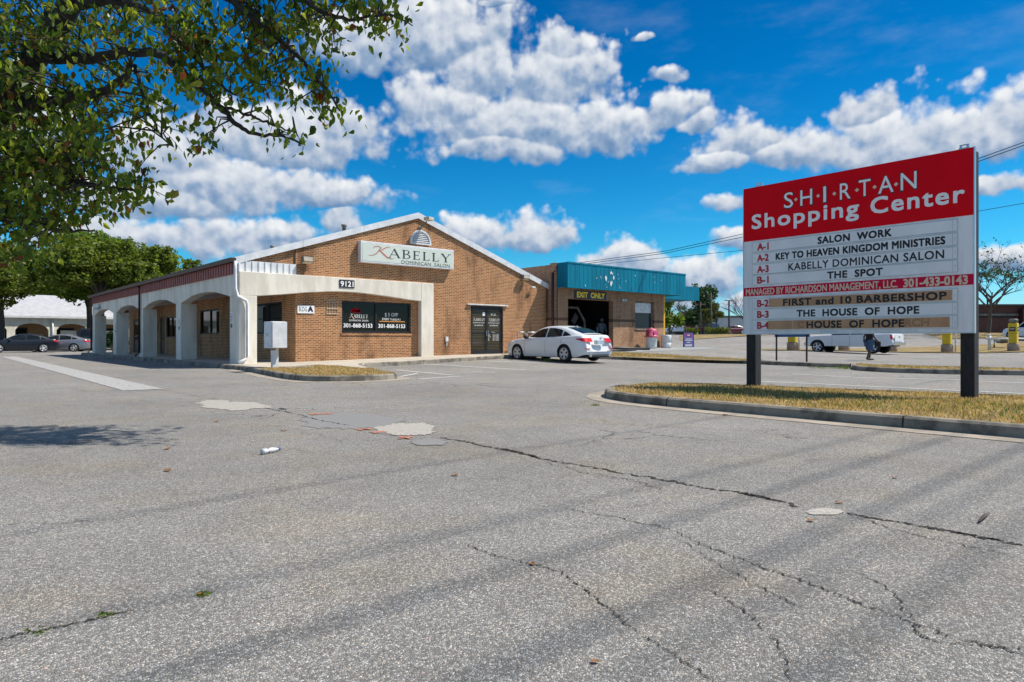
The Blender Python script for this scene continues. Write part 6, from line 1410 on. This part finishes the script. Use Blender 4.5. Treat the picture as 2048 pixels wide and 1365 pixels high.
# ------------------------------------------------------------------ the big pear tree overhead at the left
big = thing('pear_tree', 'large tree with dark limbs overhanging the parking lot from the left', 'tree', tuple(at(-175, 8.6, 0)))
def tp(px, py, dep): d = ray(px, py); return Vector((d[0] * dep, d[1] * dep, EYE + d[2] * dep))
limbs = [
    ([(-175, 779, 8.6), (-165, 520, 8.6), (-120, 360, 8.5), (-40, 270, 8.4), (15, 205, 8.3), (70, 110, 8.2), (120, 40, 8.1), (165, -40, 8.0), (230, -160, 7.9)], .21, .11),
    ([(10, 215, 8.3), (60, 212, 8.0), (97, 205, 7.9), (150, 192, 7.8), (200, 184, 7.7), (245, 160, 7.6), (262, 130, 7.5)], .085, .03),
    ([(70, 110, 8.2), (120, 118, 7.9), (168, 117, 7.8), (215, 112, 7.7), (260, 106, 7.6), (315, 109, 7.6), (350, 130, 7.5), (385, 165, 7.5), (425, 198, 7.4), (452, 228, 7.4), (474, 252, 7.4), (500, 265, 7.4), (540, 272, 7.4), (575, 274, 7.4), (600, 292, 7.4)], .075, .010),
    ([(441, 214, 7.4), (480, 226, 7.4), (510, 236, 7.3), (541, 248, 7.3), (570, 260, 7.3), (590, 266, 7.3)], .02, .006),
    ([(130, 20, 8.1), (220, 0, 7.8), (300, 25, 7.6), (345, 68, 7.5), (390, 115, 7.5), (430, 160, 7.4), (470, 190, 7.4)], .06, .012),
    ([(165, -40, 8.0), (300, -50, 7.6), (420, -20, 7.3), (500, 30, 7.2), (560, 80, 7.2), (620, 140, 7.2), (660, 190, 7.2), (680, 222, 7.2)], .06, .008),
    ([(300, -50, 7.6), (450, -60, 7.3), (560, -30, 7.2), (640, 20, 7.1), (700, 40, 7.1), (770, 30, 7.1), (825, 52, 7.1)], .05, .006),
    ([(-40, 270, 8.4), (20, 300, 8.0), (80, 330, 7.8), (150, 360, 7.6), (220, 375, 7.5), (270, 382, 7.5)], .07, .010),
    ([(-100, 380, 8.5), (-40, 420, 8.2), (20, 440, 8.0), (80, 450, 7.8), (130, 462, 7.7), (190, 462, 7.7)], .06, .008),
    ([(270, 135, 7.6), (285, 180, 7.5), (300, 230, 7.5), (320, 270, 7.4), (345, 292, 7.4)], .025, .007),
    ([(-120, 360, 8.5), (-250, 200, 8.8), (-380, 60, 9.2)], .15, .05), ([(15, 205, 8.3), (-60, 60, 9.0), (-120, -120, 9.6)], .13, .05), ([(420, -20, 7.3), (560, -110, 7.2), (720, -190, 7.0), (900, -230, 6.8)], .05, .012), ([(165, -40, 8.0), (120, -260, 8.8)], .09, .03)]
mb = MB(); nodes = []
for pts, r0, r1 in limbs:
    P_ = [tp(*q) for q in pts]; Q = []
    for i in range(len(P_) - 1):
        for k in range(4):
            t_ = k / 4; a, b, c, d = P_[max(i - 1, 0)], P_[i], P_[i + 1], P_[min(i + 2, len(P_) - 1)]
            Q.append(.5 * ((2 * b) + (c - a) * t_ + (2 * a - 5 * b + 4 * c - d) * t_ ** 2 + (3 * b - a - 3 * c + d) * t_ ** 3) + Vector((rnd.gauss(0, .008), rnd.gauss(0, .008), rnd.gauss(0, .008))))
    Q.append(P_[-1]); n = len(Q); mb.tube(Q, [r0 + (r1 - r0) * (i / (n - 1)) ** .8 for i in range(n)], 8); nodes += Q[4:]
# clumps: photo region (centre, radius), how many twigs
R2 = random.Random(42); zones = [((-20, 60), (150, 140), 110), ((60, 230), (150, 110), 120), ((20, 360), (120, 90), 100), ((170, 60), (150, 100), 85), ((150, 260), (130, 90), 80), ((90, 400), (120, 60), 60), ((210, 340), (95, 60), 34), ((30, 460), (110, 42), 36), ((330, 90), (150, 110), 85), ((310, 220), (75, 55), 18), ((430, 40), (120, 90), 62),
    ((460, 160), (90, 60), 34), ((540, 60), (80, 70), 38), ((590, 150), (60, 55), 16), ((665, 195), (35, 35), 8), ((690, 20), (110, 32), 22), ((640, 70), (60, 30), 8), ((790, 40), (40, 20), 6), ((560, 255), (40, 22), 6), ((410, 260), (30, 20), 4), ((335, 280), (20, 22), 3), ((265, 375), (40, 30), 7), ((200, 450), (25, 18), 3),
    ((-200, 150), (160, 220), 110), ((-150, 400), (120, 120), 50), ((150, -150), (330, 90), 110), ((520, -110), (200, 60), 40), ((780, -190), (170, 85), 95), ((960, -210), (120, 85), 70)]
lv = MB(); tw = MB()
for (cx_, cy_), (rx, ry), cnt in zones:
    for _ in range(cnt):
        if R2.random() < (.22 if cx_ < 100 else .45 if cx_ < 480 else .2): continue
        a = R2.uniform(0, 2 * pi); q = math.sqrt(R2.random()); c = tp(cx_ + rx * q * cos(a), cy_ + ry * q * sin(a), R2.uniform(6.9, 9.3) if cx_ < 380 else R2.uniform(6.8, 8.0))
        nr = min(nodes, key=lambda v: (v - c).length_squared); m_ = (nr + c) / 2 + Vector((R2.gauss(0, .06), R2.gauss(0, .06), R2.gauss(.05, .06)))
        end = c + (c - nr).normalized() * .12 + Vector((R2.gauss(0, .08), R2.gauss(0, .08), -.10)); tw.tube([nr, m_, c, end], [.011, .008, .005, .003], 4, cap=False)
        for k in range(R2.randint(9, 19)):
            f = R2.random(); o = (m_ + (c - m_) * (f * 2) if f < .35 else c + (end - c) * R2.random()) + Vector((R2.gauss(0, .10), R2.gauss(0, .10), R2.gauss(-.02, .09)))
            s = R2.uniform(.028, .058); dn = Vector((R2.gauss(0, .6), R2.gauss(0, .6), -1 + R2.gauss(0, .5))).normalized(); sd_ = dn.cross(Vector((R2.gauss(0, 1), R2.gauss(0, 1), R2.gauss(0, .4)))).normalized(); nm = dn.cross(sd_) * s * R2.uniform(.1, .5)
            lv.add([o - dn * s, o - dn * s * .35 + sd_ * s * .62 + nm, o + dn * s * .25 + sd_ * s * .5 + nm, o + dn * s * 1.15, o + dn * s * .25 - sd_ * s * .5 + nm, o - dn * s * .35 - sd_ * s * .62 + nm], [(0, 1, 2, 3), (0, 3, 4, 5)])
mb.build('limbs', M['bark'], big); tw.build('twigs', M['bark'], big, fix=False); lv.build('foliage', M['leaf_near'], big, fix=False)
# ------------------------------------------------------------------ grass on the verges, litter
def inside(x, y, poly):
    c = False
    for (x0, y0), (x1, y1) in zip(poly, poly[1:] + poly[:1]):
        if (y0 > y) != (y1 > y) and x < (x1 - x0) * (y - y0) / (y1 - y0) + x0: c = not c
    return c
def grass(name, label, poly, n, hmin, hmax, z0, m, seed, wid=.006, lean=.5):
    r = random.Random(seed); xs = [p[0] for p in poly]; ys = [p[1] for p in poly]; mb = MB(); k = 0; cl = [(r.uniform(min(xs), max(xs)), r.uniform(min(ys), max(ys))) for _ in range(60)]
    while k < n:
        x, y = r.uniform(min(xs), max(xs)), r.uniform(max(min(ys), -1.0), max(ys))
        if r.random() < .35: c = r.choice(cl); x, y = c[0] + r.gauss(0, .12), c[1] + r.gauss(0, .12)
        if not inside(x, y, poly): k += .2; continue
        k += 1; h = r.uniform(hmin, hmax); a = r.uniform(0, 2 * pi); w = Vector((cos(a), sin(a), 0)) * wid; b = Vector((x, y, G(x, y) + z0)); l = Vector((r.gauss(0, lean), r.gauss(0, lean), 1)).normalized() * h
        mb.add([b - w, b + w, b + l * .6 + w * .6, b + l + Vector((l.x, l.y, -.2 * h)) * .3, b + l * .6 - w * .6], [(0, 1, 2, 4), (4, 2, 3)])
    o = mb.build(name, m, fix=False); return tag(o, label, 'grass', None, 'stuff')
front = [p for p in ins if p[1] > -1.5] ; front = front + [(13.3, -1.5), (8.47, -1.5)] if front[0][0] > 12 else [(8.47, -1.5)] + front + [(13.4, -1.5)]
grass('dry_grass', 'dry tan grass on the verge under the directory sign', front, 30000, .03, .085, .11, M['blade'], 1)
grass('green_grass', 'greener grass in the shade of the directory sign', [(9.0, 2), (11.2, 2), (11.4, 6.6), (9.6, 7.6), (9.0, 6)], 2600, .03, .09, .11, M['blade_green'], 2)
grass('dry_grass', 'dry grass on the corner verge by the meter cabinet', corner_lawn, 13000, .03, .07, .13, M['blade'], 3, .009)
grass('dry_grass', 'dry grass strip on the kerb behind the white sedan', dry1, 9000, .04, .10, .13, M['blade'], 4, .012)
grass('dry_grass', 'thin dry grass behind the far kerb island', dry2, 3500, .04, .09, .13, M['blade'], 5, .012)
def tuft(px, py, n, rad_, hh, lab, seed):
    r = random.Random(seed); c = gp(px, py); mb = MB()
    for _ in range(n):
        a = r.uniform(0, 2 * pi); q = rad_ * math.sqrt(r.random()); b = c + Vector((q * cos(a), q * sin(a), .0)); l = Vector((r.gauss(0, .6), r.gauss(0, .6), 1)).normalized() * hh * r.uniform(.4, 1.1); w = Vector((cos(a + 1), sin(a + 1), 0)) * .008
        mb.add([b - w, b + w, b + l], [(0, 1, 2)])
    tag(mb.build('weed_tuft', M['blade_green'], fix=False), lab, 'weed', 'weed tufts on the asphalt')
for i, a in enumerate(((1093, 723.5, 70, .22, .2, 'weed tuft on the asphalt beside the white sedan'), (1690, 738, 160, .5, .16, 'green weed tuft at the notch in the far kerb'), (1640, 737, 90, .45, .10, 'yellowed weed patch along the far kerb left of the notch'), (406, 1190, 40, .028, .014, 'small weed tuft in the asphalt near the camera'), (212, 1231, 40, .026, .014, 'smallest weed tuft nearest the camera at the left'), (70, 1264, 22, .05, .010, 'thin dry weeds in the crack at the lower left'), (1190, 812, 40, .07, .05, 'weed tuft by the gutter at the verge nose'), (478, 741, 40, .12, .12, 'weed tuft under the white downspout'))): tuft(*a, i)
def litter(px, py, s, lab, seed):
    r = random.Random(seed); c = gp(px, py, .008); a = r.uniform(0, 6.3); d = Vector((cos(a), sin(a), 0)); n = Vector((-sin(a), cos(a), 0)); mb = MB(); L_, R_, C_ = [], [], []
    for k in range(6):
        t_ = k / 5; w = s * .45 * sin(pi * min(1, t_ * .95 + .04)) ** .8; cc = c + d * s * (t_ - .5) * 1.3 + Vector((0, 0, s * .08 * sin(t_ * 3) - .003)); C_.append(cc); L_.append(cc + n * w + Vector((0, 0, s * r.uniform(.05, .25)))); R_.append(cc - n * w + Vector((0, 0, s * r.uniform(.0, .2))))
    mb.add(L_ + C_ + R_, [(k, k + 1, 7 + k, 6 + k) for k in range(5)] + [(6 + k, 7 + k, 13 + k, 12 + k) for k in range(5)]); tag(mb.build('fallen_leaf', M['leaf_fall'], fix=False), lab, 'leaf', 'fallen leaves on the asphalt')
for i, (px, py, s, lab) in enumerate(((1190, 1322, .035, 'curled brown leaf on the asphalt nearest the camera'), (1065, 1127, .045, 'brown leaf lying on a thin crack in mid foreground'), (1622, 1041, .06, 'pale curled leaf below the small cement patch'), (1678, 1005, .06, 'reddish leaf above the small cement patch'), (433, 843, .11, 'tan leaf below the two joined cement patches'), (335, 898, .10, 'rust coloured leaf right of the tree shadow'), (335, 941, .09, 'yellow leaf below the rust coloured leaf'), (567, 861, .10, 'small brown leaf above the crumpled bottle'), (910, 950, .08, 'tan leaf beside the overhead line shadow'), (1450, 830, .10, 'brown leaf in the gutter below the verge'), (400, 1187, .03, 'yellowish leaf by the near weed tuft'), (1790, 955, .06, 'tiny dark leaf on the asphalt right of the main crack'))): litter(px, py, s * .62, lab, i)
a, b = gp(1958, 1048), gp(1978, 1030); mb = MB(); mb.tube([(a.x, a.y, .012), ((a.x + b.x) / 2 + .02, (a.y + b.y) / 2, .018), (b.x, b.y, .012)], [.006, .011, .006], 7); tag(mb.build('twig', M['bark_grey']), 'short brown twig on the asphalt at the right', 'twig')
c = gp(540, 907); t = thing('plastic_bottle', 'crumpled clear bottle lying on the asphalt', 'bottle', tuple(c), rad(20))
mb = MB(); mb.lathe([(0, -.09), (.026, -.088), (.024, -.04), (.012, -.02), (.024, .0), (.022, .04), (.012, .075), (.012, .09)], (0, 0, .026), 14, axis='x'); mb.build('body', M['clear_lens'], t, W=False); mb = MB(); mb.lathe([(.015, .09), (.015, .108), (0, .108)], (0, 0, .026), 12, axis='x'); mb.build('cap', M['blue_plastic'], t, W=False)
